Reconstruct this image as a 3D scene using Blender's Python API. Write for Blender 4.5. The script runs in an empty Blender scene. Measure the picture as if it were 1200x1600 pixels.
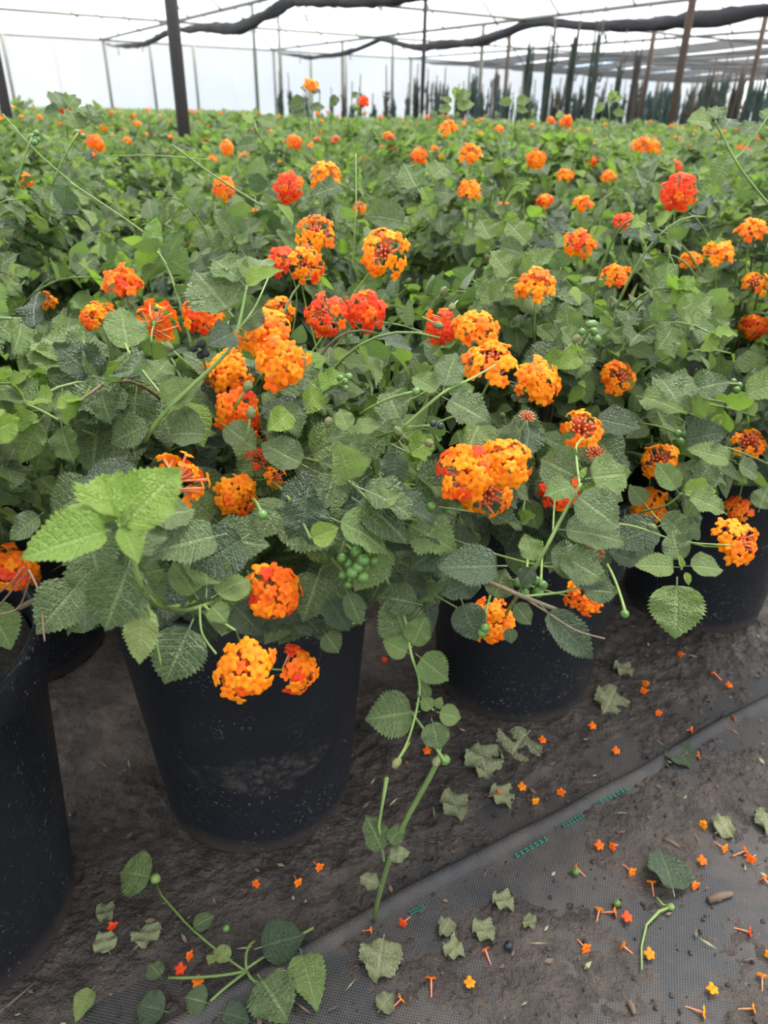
import bpy, math, random
import numpy as np
from mathutils import Vector, Matrix, noise

random.seed(11)
rng = np.random.default_rng(11)
SC = bpy.context.scene
COL = SC.collection

# ------------------------------------------------------------------ camera, sky, light, exposure
F_PX, CAM_H = 1150.0, 0.8
PITCH, ROLL = math.radians(28.6), math.radians(1.1)
fw = Vector((0, math.cos(PITCH), -math.sin(PITCH)))
up0 = Vector((0, math.sin(PITCH), math.cos(PITCH)))
rt0 = Vector((1, 0, 0))
RT = rt0 * math.cos(ROLL) + up0 * math.sin(ROLL)
UP = up0 * math.cos(ROLL) - rt0 * math.sin(ROLL)
CAM = Vector((0, 0, CAM_H))
cd = bpy.data.cameras.new('camera')
cam = bpy.data.objects.new('camera', cd)
COL.objects.link(cam)
m3 = Matrix((RT, UP, -fw)).transposed()
cam.matrix_world = Matrix.Translation(CAM) @ m3.to_4x4()
cd.sensor_fit = 'VERTICAL'
cd.sensor_height = 36.0
cd.sensor_width = 27.0
cd.lens = F_PX / 1600 * 36.0
cd.clip_start, cd.clip_end = 0.02, 400
cd.dof.use_dof = True
cd.dof.focus_distance = 0.64
cd.dof.aperture_fstop = 9.0
SC.camera = cam

SC.view_settings.view_transform = 'Standard'
SC.view_settings.look = 'None'
SC.view_settings.gamma = 1.0
SC.view_settings.use_curve_mapping = False
SC.view_settings.exposure = 1.52

w = bpy.data.worlds.new('sky'); SC.world = w; w.use_nodes = True
nt = w.node_tree; nt.nodes.clear()
tc = nt.nodes.new('ShaderNodeTexCoord'); nz = nt.nodes.new('ShaderNodeTexNoise')
nz.inputs['Scale'].default_value = 3.2; nz.inputs['Detail'].default_value = 5
rp = nt.nodes.new('ShaderNodeValToRGB')
rp.color_ramp.elements[0].position = 0.43; rp.color_ramp.elements[0].color = (0.58, 0.77, 0.93, 1)
rp.color_ramp.elements[1].position = 0.58; rp.color_ramp.elements[1].color = (1.0, 0.99, 0.97, 1)
bg = nt.nodes.new('ShaderNodeBackground'); bg.inputs['Strength'].default_value = 0.82
ow = nt.nodes.new('ShaderNodeOutputWorld')
nt.links.new(tc.outputs['Generated'], nz.inputs['Vector']); nt.links.new(nz.outputs['Fac'], rp.inputs['Fac'])
nt.links.new(rp.outputs['Color'], bg.inputs['Color']); nt.links.new(bg.outputs['Background'], ow.inputs['Surface'])

sd = bpy.data.lights.new('sun_offscreen', 'SUN'); sd.energy = 4.2; sd.angle = math.radians(24); sd.color = (1, 0.97, 0.92)
sun = bpy.data.objects.new('sun_offscreen', sd); COL.objects.link(sun)
sun.rotation_euler = (math.radians(-18), math.radians(16), 0)


def ray(x, y):
    return RT * ((x - 600) / F_PX) - UP * ((y - 800) / F_PX) + fw


def at(x, y, depth):
    return CAM + ray(x, y) * depth


def onz(x, y, z=0.0):
    d = ray(x, y)
    return CAM + d * ((z - CAM_H) / d.z)


def proj(p):
    v = Vector(p) - CAM
    z = v.dot(fw)
    if z < 1e-4:
        return None
    return 600 + F_PX * v.dot(RT) / z, 800 - F_PX * v.dot(UP) / z, z


# ------------------------------------------------------------------ material helpers
class NT:
    def __init__(s, name):
        s.m = bpy.data.materials.new(name); s.m.use_nodes = True
        s.t = s.m.node_tree; s.t.nodes.clear()
        s.out = s.t.nodes.new('ShaderNodeOutputMaterial')

    def n(s, typ, ins=None, **attrs):
        nd = s.t.nodes.new('ShaderNode' + typ)
        for k, v in attrs.items():
            setattr(nd, k, v)
        for k, v in (ins or {}).items():
            s.set(nd.inputs[k], v)
        return nd

    def set(s, sock, v):
        if isinstance(v, bpy.types.NodeSocket):
            s.t.links.new(v, sock)
        elif isinstance(v, bpy.types.Node):
            s.t.links.new(v.outputs[0], sock)
        else:
            if sock.type == 'RGBA' and len(v) == 3:
                v = (*v, 1)
            sock.default_value = v

    def math(s, op, a, b=0.0, c=0.0):
        nd = s.n('Math', operation=op)
        s.set(nd.inputs[0], a); s.set(nd.inputs[1], b); s.set(nd.inputs[2], c)
        return nd.outputs[0]

    def mix(s, fac, a, b, blend='MIX'):
        nd = s.n('Mix', data_type='RGBA', blend_type=blend)
        s.set(nd.inputs['Factor'], fac)
        s.set([i for i in nd.inputs if i.name == 'A' and i.type == 'RGBA'][0], a)
        s.set([i for i in nd.inputs if i.name == 'B' and i.type == 'RGBA'][0], b)
        return [o for o in nd.outputs if o.type == 'RGBA'][0]

    def noise(s, scale, detail=3, vec=None, rough=0.55):
        nd = s.n('TexNoise', {'Scale': scale, 'Detail': detail, 'Roughness': rough})
        if vec is not None:
            s.set(nd.inputs['Vector'], vec)
        return nd.outputs['Fac']

    def ramp(s, fac, stops):
        nd = s.n('ValToRGB')
        s.set(nd.inputs[0], fac)
        els = nd.color_ramp.elements
        while len(els) < len(stops):
            els.new(0.5)
        for e, (p, c) in zip(els, stops):
            e.position = p
            e.color = (c, c, c, 1) if isinstance(c, (int, float)) else (*c, 1)
        return nd.outputs[0]

    def surf(s, shader):
        s.t.links.new(shader.outputs[0] if isinstance(shader, bpy.types.Node) else shader, s.out.inputs['Surface'])
        return s.m

    def rnd(s):
        a = s.n('ObjectInfo').outputs['Random']
        b = s.n('NewGeometry').outputs['Random Per Island']
        return s.math('FRACT', s.math('ADD', a, b))


def leaf_mat(name, c_lo, c_hi, trans, tw=0.22, rough=0.42, spec=0.5, vein=(0.33, 0.40, 0.18), veinf=0.5, dust=0.0):
    t = NT(name)
    uv = t.n('UVMap', uv_map='UVMap').outputs[0]
    sp = t.n('SeparateXYZ', {0: uv})
    U = sp.outputs[0]
    V = t.math('MULTIPLY', t.math('ABSOLUTE', t.math('SUBTRACT', sp.outputs[1], 0.5)), 2.0)
    s_ = t.math('SUBTRACT', t.math('MULTIPLY', U, 8.5), t.math('MULTIPLY', V, 1.7))
    fr = t.math('ABSOLUTE', t.math('SUBTRACT', t.math('FRACT', s_), 0.5))
    side = t.ramp(fr, [(0.0, 1.0), (0.05, 0.6), (0.13, 0.0)])
    mid = t.ramp(V, [(0.0, 1.0), (0.05, 1.0), (0.1, 0.0)])
    vn = t.math('MAXIMUM', mid, t.math('MULTIPLY', side, 0.6))
    vo = t.n('TexVoronoi', {'Vector': uv, 'Scale': 26.0})
    r = t.rnd()
    base = t.mix(r, c_lo, c_hi)
    tex = t.n('TexCoord').outputs['Object']
    blot = t.noise(2.2, 3, tex)
    base = t.mix(t.math('MULTIPLY', blot, 0.55), base, t.mix(0.5, c_lo, (0.04, 0.07, 0.03)))
    base = t.mix(t.math('MULTIPLY', vn, veinf), base, vein)
    base = t.mix(t.math('MULTIPLY', t.ramp(vo.outputs['Distance'], [(0.25, 0.0), (0.75, 1.0)]), 0.28), base, vein)
    back = t.n('NewGeometry').outputs['Backfacing']
    base = t.mix(t.math('MULTIPLY', back, 0.55), base, (0.20, 0.30, 0.14))
    if dust:
        sp_ = t.ramp(t.noise(70.0, 2, tex), [(0.66, 0.0), (0.74, 1.0)])
        base = t.mix(t.math('MULTIPLY', sp_, dust), base, (0.45, 0.44, 0.38))
    hgt = t.math('SUBTRACT', t.math('MULTIPLY', vo.outputs['Distance'], 0.45), t.math('MULTIPLY', vn, 0.7))
    bp = t.n('Bump', {'Strength': 0.6, 'Distance': 0.03, 'Height': hgt})
    b = t.n('BsdfPrincipled', {'Base Color': base, 'Roughness': rough, 'Normal': bp, 'Specular IOR Level': spec})
    tl = t.n('BsdfTranslucent', {'Color': trans})
    return t.surf(t.n('MixShader', {0: tw, 1: b, 2: tl}))


M = {}
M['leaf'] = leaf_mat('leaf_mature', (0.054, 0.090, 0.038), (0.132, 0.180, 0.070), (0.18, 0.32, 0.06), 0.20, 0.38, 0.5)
M['dark'] = leaf_mat('leaf_old_shaded', (0.036, 0.056, 0.032), (0.084, 0.110, 0.060), (0.10, 0.19, 0.05), 0.14, 0.38, 0.5, vein=(0.14, 0.19, 0.11), dust=0.25)  # old-leaf tone; on hero leaves also stands in for shade within the foliage
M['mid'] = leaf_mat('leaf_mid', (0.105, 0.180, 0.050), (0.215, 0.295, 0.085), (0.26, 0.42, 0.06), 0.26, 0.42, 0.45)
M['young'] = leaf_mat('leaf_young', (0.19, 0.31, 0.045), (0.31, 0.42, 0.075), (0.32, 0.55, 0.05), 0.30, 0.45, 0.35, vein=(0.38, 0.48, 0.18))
M['yellow'] = leaf_mat('leaf_yellowing', (0.26, 0.33, 0.09), (0.34, 0.38, 0.12), (0.35, 0.42, 0.08), 0.2, 0.5)
M['wilt'] = leaf_mat('leaf_wilted', (0.20, 0.22, 0.11), (0.36, 0.37, 0.20), (0.1, 0.12, 0.04), 0.08, 0.7, 0.3, vein=(0.34, 0.34, 0.2))


def simple(name, col, rough=0.5, var=0.25, scale=40.0, spec=0.5, metal=0.0, bump=0.0, sub=0.0):
    t = NT(name)
    tex = t.n('TexCoord').outputs['Object']
    nzv = t.noise(scale, 4, tex)
    c = t.mix(nzv, tuple(x * (1 - var) for x in col), tuple(min(1, x * (1 + var)) for x in col))
    ins = {'Base Color': c, 'Roughness': rough, 'Specular IOR Level': spec, 'Metallic': metal}
    if bump:
        ins['Normal'] = t.n('Bump', {'Strength': bump, 'Distance': 0.01, 'Height': nzv})
    b = t.n('BsdfPrincipled', ins)
    return t.surf(b)


def petal_mat(name, c1, c2, tr):
    t = NT(name)
    c = t.mix(t.rnd(), c1, c2)
    uv = t.n('UVMap', uv_map='UVMap').outputs[0]
    rad = t.n('SeparateXYZ', {0: uv}).outputs[0]
    c = t.mix(t.ramp(rad, [(0.0, 0.75), (0.22, 0.35), (0.5, 0.0)]), c, (c1[0] * 0.85, c1[1] * 0.42, c1[2]))
    b = t.n('BsdfPrincipled', {'Base Color': c, 'Roughness': 0.6, 'Specular IOR Level': 0.25})
    tl = t.n('BsdfTranslucent', {'Color': tr})
    return t.surf(t.n('MixShader', {0: 0.28, 1: b, 2: tl}))


M['orange'] = petal_mat('petal_orange', (0.95, 0.23, 0.004), (1.0, 0.34, 0.006), (1.0, 0.30, 0.005))
M['deep'] = petal_mat('petal_deep_orange', (0.92, 0.135, 0.006), (0.98, 0.22, 0.006), (1.0, 0.17, 0.005))
M['red'] = petal_mat('petal_red', (0.80, 0.045, 0.012), (0.90, 0.095, 0.014), (0.95, 0.08, 0.01))
M['tube'] = simple('corolla_tube', (0.74, 0.23, 0.10), 0.55, 0.25, 300)
M['bud'] = simple('flower_bud', (0.72, 0.13, 0.04), 0.5, 0.3, 400)
M['stem'] = simple('green_stem', (0.13, 0.19, 0.05), 0.5, 0.3, 60, bump=0.2)
M['stem_young'] = simple('young_stem', (0.17, 0.255, 0.06), 0.5, 0.25, 60)
M['stem_wood'] = simple('woody_stem', (0.13, 0.10, 0.05), 0.7, 0.4, 90, bump=0.4)
M['twig'] = simple('dry_twig', (0.17, 0.11, 0.07), 0.8, 0.4, 120)
M['berry'] = simple('green_berry', (0.085, 0.17, 0.035), 0.3, 0.25, 90)
M['berry_black'] = simple('black_berry', (0.012, 0.016, 0.03), 0.3, 0.4, 120)
M['spent'] = simple('spent_flower_spike', (0.17, 0.19, 0.065), 0.7, 0.45, 500, bump=0.6)
M['black_dead'] = simple('withered_head', (0.012, 0.012, 0.013), 0.8, 0.4, 200)
M['soil'] = simple('potting_soil', (0.035, 0.026, 0.02), 0.9, 0.5, 120, bump=0.8)
M['wood_chip'] = simple('wood_chip', (0.12, 0.08, 0.055), 0.8, 0.4, 150)


def mat_pot():
    t = NT('black_pot_plastic')
    tex = t.n('TexCoord').outputs['Object']
    n1 = t.noise(9.0, 5, tex); n2 = t.noise(260.0, 2, tex)
    base = t.mix(n1, (0.0080, 0.0090, 0.0122), (0.0145, 0.0160, 0.0205))
    speck = t.math('MULTIPLY', t.ramp(n2, [(0.64, 0.0), (0.70, 1.0)]), t.ramp(t.noise(14.0, 3, tex), [(0.42, 0.0), (0.62, 1.0)]))
    base = t.mix(t.math('MULTIPLY', speck, 0.6), base, (0.28, 0.27, 0.25))
    z = t.n('SeparateXYZ', {0: tex}).outputs[2]
    low = t.ramp(t.math('ADD', z, t.math('MULTIPLY', t.math('SUBTRACT', n1, 0.5), 0.05)), [(0.006, 1.0), (0.04, 0.0)])
    base = t.mix(t.math('MULTIPLY', low, 0.7), base, (0.075, 0.058, 0.045))
    # dried-mud scuff low on the wall
    mp = t.n('Mapping', {0: tex}); mp.inputs['Location'].default_value = (0.0, 0.0, -0.150)
    ps = t.n('SeparateXYZ', {0: tex})
    dx = t.math('MULTIPLY', t.math('SUBTRACT', ps.outputs[0], 0.035), 13.0)
    dz = t.math('MULTIPLY', t.math('SUBTRACT', ps.outputs[2], 0.150), 30.0)
    d = t.math('SQRT', t.math('ADD', t.math('MULTIPLY', dx, dx), t.math('MULTIPLY', dz, dz)))
    d = t.math('ADD', d, t.math('MULTIPLY', t.math('SUBTRACT', t.noise(38.0, 5, tex), 0.5), 2.4))
    front = t.math('LESS_THAN', ps.outputs[1], 0.0)
    sc = t.math('MULTIPLY', t.ramp(d, [(0.35, 1.0), (1.0, 0.0)]), front)
    sc = t.math('MULTIPLY', sc, t.ramp(t.noise(120.0, 5, tex), [(0.40, 0.0), (0.62, 1.0)]))
    base = t.mix(t.math('MULTIPLY', sc, 0.75), base, (0.075, 0.064, 0.056))
    ro = t.math('ADD', 0.36, t.math('MULTIPLY', n1, 0.16))
    bp = t.n('Bump', {'Strength': 0.25, 'Distance': 0.004, 'Height': t.noise(60.0, 4, tex)})
    return t.surf(t.n('BsdfPrincipled', {'Base Color': base, 'Roughness': ro, 'Normal': bp, 'Specular IOR Level': 0.3}))


def mat_cloth(name, tint=1.0):
    t = NT(name)
    tex = t.n('TexCoord').outputs['Object']
    mp = t.n('Mapping', {0: tex}); mp.inputs['Rotation'].default_value = (0, 0, -math.atan2(0.52, 0.855))
    ps = t.n('SeparateXYZ', {0: mp.outputs[0]})
    wx = t.math('SINE', t.math('MULTIPLY', ps.outputs[0], 2 * math.pi / 0.0042))
    wy = t.math('SINE', t.math('MULTIPLY', ps.outputs[1], 2 * math.pi / 0.0036))
    wv = t.math('ADD', t.math('MULTIPLY', t.math('MULTIPLY', wx, wy), 0.5), 0.5)
    n1 = t.noise(7.0, 6, tex); n2 = t.noise(45.0, 6, tex)
    base = t.mix(wv, (0.011 * tint, 0.011 * tint, 0.0125 * tint), (0.045 * tint, 0.045 * tint, 0.049 * tint))
    dirt = t.ramp(t.math('ADD', t.math('MULTIPLY', n1, 0.7), t.math('MULTIPLY', n2, 0.4)), [(0.46, 0.0), (0.64, 1.0)])
    base = t.mix(t.math('MULTIPLY', dirt, 0.8), base, (0.062, 0.049, 0.042))
    # dashed teal marking thread along the hem
    h = t.math('MULTIPLY', wv, 1.0)
    bp = t.n('Bump', {'Strength': 0.6, 'Distance': 0.0012, 'Height': h})
    return t.surf(t.n('BsdfPrincipled', {'Base Color': base, 'Roughness': 0.55, 'Normal': bp, 'Specular IOR Level': 0.45}))


def mat_crust():
    t = NT('wet_soil_crust')
    tex = t.n('TexCoord').outputs['Object']
    n1 = t.noise(22.0, 7, tex, 0.65); n2 = t.noise(150.0, 4, tex)
    base = t.mix(t.ramp(n1, [(0.3, 0.0), (0.7, 1.0)]), (0.012, 0.0090, 0.0078), (0.086, 0.064, 0.053))
    base = t.mix(t.ramp(n2, [(0.66, 0.0), (0.76, 0.6)]), base, (0.17, 0.145, 0.12))
    n3 = t.noise(420.0, 3, tex)
    bp = t.n('Bump', {'Strength': 1.0, 'Distance': 0.012, 'Height': t.math('ADD', n1, t.math('ADD', t.math('MULTIPLY', n2, 0.5), t.math('MULTIPLY', n3, 0.2)))})
    return t.surf(t.n('BsdfPrincipled', {'Base Color': base, 'Roughness': t.math('SUBTRACT', 0.8, t.math('MULTIPLY', n1, 0.55)), 'Normal': bp}))


def mat_film(name, tr, opac, tint=(0.98, 0.98, 0.98)):
    t = NT(name)
    tex = t.n('TexCoord').outputs['Object']
    n1 = t.noise(0.6, 4, tex)
    c = t.mix(n1, tuple(x * 0.9 for x in tint), tint)
    a = t.n('BsdfTransparent', {'Color': (0.97, 0.97, 0.97)})
    b = t.n('BsdfTranslucent', {'Color': c})
    d = t.n('BsdfDiffuse', {'Color': c})
    s1 = t.n('MixShader', {0: 0.22, 1: b, 2: d})
    return t.surf(t.n('MixShader', {0: opac, 1: a, 2: s1}))


M['pot'] = mat_pot()
M['cloth'] = mat_cloth('woven_ground_cloth')
M['crust'] = mat_crust()
M['film'] = mat_film('roof_film', 0.5, 0.55, (0.82, 0.82, 0.82))
M['wallfilm'] = mat_film('wall_film', 0.5, 0.88, (0.56, 0.56, 0.57))
M['net'] = mat_film('shade_net', 0.2, 0.93, (0.05, 0.05, 0.052))
M['shade'] = simple('dark_shade_cloth', (0.035, 0.034, 0.038), 0.85, 0.4, 6.0, bump=0.6)
M['post'] = simple('dark_painted_steel', (0.035, 0.028, 0.03), 0.55, 0.25, 10)
M['pipe'] = simple('galvanised_pipe', (0.20, 0.20, 0.16), 0.5, 0.25, 8)
M['rafter'] = simple('pale_rafter', (0.30, 0.30, 0.29), 0.6, 0.15, 8)
M['rust'] = simple('rusty_pipe', (0.075, 0.045, 0.03), 0.7, 0.3, 8)
M['conifer'] = simple('dark_conifer', (0.030, 0.045, 0.032), 0.8, 0.6, 5.0)
M['conifer_brown'] = simple('brown_conifer', (0.060, 0.052, 0.040), 0.8, 0.6, 5.0)
M['conifer_teal'] = simple('teal_wrapped_conifer', (0.030, 0.062, 0.054), 0.8, 0.6, 5.0)
M['teal'] = simple('teal_thread', (0.02, 0.16, 0.13), 0.6, 0.2, 50)


# ------------------------------------------------------------------ mesh helpers
class MB:
    def __init__(s):
        s.v, s.f, s.mi, s.uv = [], [], [], []

    def add(s, verts, faces, mi=0, uvs=None):
        o = len(s.v)
        s.v.extend([tuple(p) for p in verts])
        s.f.extend([tuple(i + o for i in f) for f in faces])
        s.mi.extend([mi] * len(faces))
        s.uv.extend([tuple(q) for q in uvs] if uvs is not None else [(0.5, 0.5)] * len(verts))

    def tube(s, pts, rads, n=6, mi=0, cap=True):
        pts = [Vector(p) for p in pts]
        if isinstance(rads, (int, float)):
            rads = [rads] * len(pts)
        vs, fs = [], []
        ref = Vector((0.13, 0.27, 0.95))
        for i, p in enumerate(pts):
            d = (pts[min(i + 1, len(pts) - 1)] - pts[max(i - 1, 0)])
            d = d.normalized() if d.length > 1e-9 else Vector((0, 0, 1))
            x = d.cross(ref)
            if x.length < 0.05:
                x = d.cross(Vector((1, 0, 0)))
            x.normalize(); y = d.cross(x)
            for k in range(n):
                a = 2 * math.pi * k / n
                vs.append(p + (x * math.cos(a) + y * math.sin(a)) * rads[i])
        for i in range(len(pts) - 1):
            for k in range(n):
                k2 = (k + 1) % n
                fs.append((i * n + k, i * n + k2, (i + 1) * n + k2, (i + 1) * n + k))
        if cap:
            fs.append(tuple(range(n - 1, -1, -1)))
            fs.append(tuple(range((len(pts) - 1) * n, len(pts) * n)))
        s.add(vs, fs, mi)

    def box(s, lo, hi, mi=0):
        x0, y0, z0 = lo; x1, y1, z1 = hi
        s.add([(x0, y0, z0), (x1, y0, z0), (x1, y1, z0), (x0, y1, z0), (x0, y0, z1), (x1, y0, z1), (x1, y1, z1), (x0, y1, z1)],
              [(0, 3, 2, 1), (4, 5, 6, 7), (0, 1, 5, 4), (1, 2, 6, 5), (2, 3, 7, 6), (3, 0, 4, 7)], mi)

    def blob(s, c, r, n=8, mi=0, sq=(1, 1, 1), jit=0.0, axis=None):
        m = max(4, n // 2 + 1)
        vs, fs = [], []
        q = Vector((0, 0, 1)).rotation_difference(Vector(axis)) if axis is not None else None
        for i in range(m + 1):
            th = math.pi * i / m
            for k in range(n):
                a = 2 * math.pi * k / n
                rr = r * (1 + jit * random.uniform(-1, 1))
                p = Vector((math.sin(th) * math.cos(a) * sq[0], math.sin(th) * math.sin(a) * sq[1], math.cos(th) * sq[2])) * rr
                if q:
                    p = q @ p
                vs.append(Vector(c) + p)
        for i in range(m):
            for k in range(n):
                k2 = (k + 1) % n
                fs.append((i * n + k, (i + 1) * n + k, (i + 1) * n + k2, i * n + k2))
        s.add(vs, fs, mi)

    def lathe(s, prof, n=40, mi=0, c=(0, 0, 0)):
        vs, fs = [], []
        for r, z in prof:
            for k in range(n):
                a = 2 * math.pi * k / n
                vs.append((c[0] + r * math.cos(a), c[1] + r * math.sin(a), c[2] + z))
        for i in range(len(prof) - 1):
            for k in range(n):
                k2 = (k + 1) % n
                fs.append((i * n + k, i * n + k2, (i + 1) * n + k2, (i + 1) * n + k))
        s.add(vs, fs, mi)

    def mesh(s, name, mats, smooth=True):
        me = bpy.data.meshes.new(name)
        me.from_pydata(s.v, [], s.f)
        for m in mats:
            me.materials.append(m)
        if len(mats) > 1:
            me.polygons.foreach_set('material_index', s.mi)
        if smooth:
            me.polygons.foreach_set('use_smooth', [True] * len(me.polygons))
        ul = me.uv_layers.new(name='UVMap')
        li = np.empty(len(me.loops), dtype=np.int32)
        me.loops.foreach_get('vertex_index', li)
        ul.data.foreach_set('uv', np.asarray(s.uv, dtype=np.float32)[li].ravel())
        me.update()
        return me


def link(name, me, parent=None, mat=None):
    o = bpy.data.objects.new(name, me)
    COL.objects.link(o)
    if parent is not None:
        o.parent = parent
    if mat is not None:
        o.matrix_local = mat
    return o


def build(mb, name, mats, parent=None, loc=None, smooth=True):
    if not isinstance(mats, (list, tuple)):
        mats = [mats]
    o = link(name, mb.mesh(name, mats, smooth), parent)
    if loc is not None:
        o.location = loc
    return o


def tag(o, label=None, cat=None, group=None, kind=None):
    if label: o['label'] = label
    if cat: o['category'] = cat
    if group: o['group'] = group
    if kind: o['kind'] = kind
    return o


def empty(name, loc=(0, 0, 0)):
    o = bpy.data.objects.new(name, None)
    o.empty_display_size = 0.05
    COL.objects.link(o)
    o.location = loc
    return o


def bez(p0, p1, p2, n):
    return [p0 * (1 - t) ** 2 + p1 * (2 * t * (1 - t)) + p2 * t * t for t in [i / (n - 1) for i in range(n)]]


def basis(loc, axis, normal, scale, wid=1.0):
    a = Vector(axis).normalized()
    n = Vector(normal)
    n = n - a * n.dot(a)
    if n.length < 1e-4:
        n = a.orthogonal()
    n.normalize()
    x = a.cross(n)
    m = Matrix((x * scale * wid, a * scale, n * scale)).transposed().to_4x4()
    m.translation = loc
    return m


# ------------------------------------------------------------------ leaf and floret meshes
def leaf_geo(nseg, cols, W=0.31, cup=0.12, curl=0.25, tooth=0.035, twist=0.0, wav=0.0, pet=0.10, round_=0.0, seed=0):
    """leaf of length 1 along +Y (blade from pet to 1), upper face +Z"""
    rs = random.Random(seed)
    ph = rs.uniform(0, 6)
    vs, fs, uv = [], [], []
    wmax = max((i / 50) ** 0.6 * (1 - i / 50) ** (0.92 - 0.3 * round_) for i in range(51))
    for i in range(nseg + 1):
        t = i / nseg
        wd = W * (max(t, 1e-4) ** 0.6 * (1 - t) ** (0.92 - 0.3 * round_)) / wmax
        if nseg > 10 and 0 < i < nseg:
            wd *= 1 + tooth * 2.2 * (1 if i % 2 else -1) * min(1, 3 * t)
        y = pet + (1 - pet) * t
        for j in range(cols + 1):
            s = 2 * j / cols - 1
            x = s * wd
            z = cup * abs(s) ** 1.4 * (wd / W) * 0.75 - curl * t * t * 0.55 + twist * s * wd * t
            z += wav * math.sin(t * 15 + ph + 2 * s) * abs(s) * 0.06
            yy = y - (0.04 * abs(s) if i not in (0, nseg) else 0) + (0.02 if (i % 2 and abs(s) == 1 and nseg > 10) else 0)
            vs.append((x, yy, z)); uv.append((t, (s + 1) / 2))
    c1 = cols + 1
    for i in range(nseg):
        for j in range(cols):
            fs.append((i * c1 + j, i * c1 + j + 1, (i + 1) * c1 + j + 1, (i + 1) * c1 + j))
    # petiole: thin three-sided tube
    o = len(vs)
    for y, r in ((-0.01, 0.015), (pet + 0.04, 0.012)):
        for k in range(3):
            a = k * 2.094 + 1.57
            vs.append((r * math.cos(a), y, r * math.sin(a) - 0.008)); uv.append((0.03, 0.32))
    for k in range(3):
        fs.append((o + k, o + (k + 1) % 3, o + 3 + (k + 1) % 3, o + 3 + k))
    return np.array(vs), fs, uv


def leaf_mesh(name, mat, **kw):
    v, f, u = leaf_geo(**kw)
    mb = MB(); mb.add(v, f, 0, u)
    return mb.mesh(name, [mat])


LEAVES = {}
for kind in ('leaf', 'dark', 'mid', 'young', 'yellow', 'wilt'):
    LEAVES[kind] = []
    for k in range(6 if kind in ('leaf', 'dark', 'mid') else 4):
        cu = {'young': 0.26, 'wilt': 0.02}.get(kind, 0.10 + 0.05 * (k % 3))
        LEAVES[kind].append(leaf_mesh('leaf_blade', M[kind], nseg=30, cols=6, W=0.30 + 0.025 * (k % 4), cup=cu, curl=0.12 + 0.13 * (k % 3),
                                      wav=(0.5 + 0.5 * (k % 2)) if kind != 'wilt' else 2.2, round_=0.5 * ((k + 1) % 3) / 2, twist=0.25 * ((k % 3) - 1), seed=k,
                                      pet=0.14 if kind != 'young' else 0.05, tooth=0.03 if kind != 'wilt' else 0.02))
LOW = [leaf_geo(5, 2, W=0.30 + 0.04 * k, cup=0.12, curl=0.15 + 0.15 * k, seed=k) for k in range(3)]
FARL = [leaf_geo(3, 2, W=0.34, cup=0.14, curl=0.2 + 0.1 * k, seed=k) for k in range(2)]


def add_leaf(mb, geo, mat4, mi):
    v, f, u = geo
    a = np.array(mat4)
    p = v @ a[:3, :3].T + a[:3, 3]
    mb.add(p.tolist(), f, mi, u)


def floret_geo(nl=5, nper=5, seed=0, R=0.125, L=0.36, flat=1.0):
    """limb centre at origin, +Z outward, tube going down -Z; unit = head diameter"""
    rs = random.Random(seed)
    vs, fs, uv, mi = [(0, 0, -0.012)], [], [(0.0, 0)], []
    n = nl * nper
    sc = [rs.uniform(0.82, 1.12) for _ in range(nl)]
    tz = [rs.uniform(-0.055, 0.035) for _ in range(nl)]
    for ring, fr in ((0, 0.28), (1, 0.68), (2, 1.0)):
        for k in range(n):
            a = 2 * math.pi * k / n
            lb = k // nper; u = (k % nper) / nper
            prof = math.sin(math.pi * (u + 0.5 / nper)) ** 0.5
            r = R * fr * (1 if ring == 0 else (0.40 + 0.66 * prof) * sc[lb] if ring == 2 else (0.66 + 0.36 * prof))
            z = (-0.003 if ring == 0 else tz[lb] * fr * flat + 0.012 * prof * (ring == 1) - 0.012 * (ring == 2))
            vs.append((r * math.cos(a), r * math.sin(a), z)); uv.append((fr, 0))
    for k in range(n):
        k2 = (k + 1) % n
        fs.append((0, 1 + k, 1 + k2)); mi.append(0)
        for q in range(2):
            b = 1 + q * n; c = 1 + (q + 1) * n
            fs.append((b + k, c + k, c + k2, b + k2)); mi.append(0)
    o = len(vs)
    for z, r in ((-0.004, 0.028), (-0.05, 0.022), (-L, 0.013)):
        for k in range(5):
            a = k * 2 * math.pi / 5
            bend = 0.02 * (z / L) ** 2
            vs.append((r * math.cos(a) + bend, r * math.sin(a), z)); uv.append((0.6, 0))
    for q in range(2):
        for k in range(5):
            k2 = (k + 1) % 5
            fs.append((o + q * 5 + k, o + (q + 1) * 5 + k, o + (q + 1) * 5 + k2, o + q * 5 + k2)); mi.append(1)
    return np.array(vs), fs, uv, mi


FLO, FLOG = {}, [floret_geo(5 if k != 1 else 4, 6, k) for k in range(5)]
FARFLO = [floret_geo(4, 2, k, R=0.135) for k in range(2)]
for c in ('orange', 'deep', 'red'):
    FLO[c] = []
    for g in FLOG:
        mb = MB(); mb.add(g[0], g[1], 0, g[2]); mb.mi = list(g[3])
        FLO[c].append(mb.mesh('floret', [M[c], M['tube']]))


def dirs_cap(n, maxdeg, seed):
    rs = random.Random(seed)
    out = []
    c0 = math.cos(math.radians(maxdeg))
    for i in range(n):
        z = 1 - (i + 0.5) / n * (1 - c0)
        a = i * 2.399963 + rs.uniform(-0.15, 0.15) + seed
        s = math.sqrt(max(0, 1 - z * z))
        out.append((Vector((s * math.cos(a), s * math.sin(a), z)), math.degrees(math.acos(z))))
    return out


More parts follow.
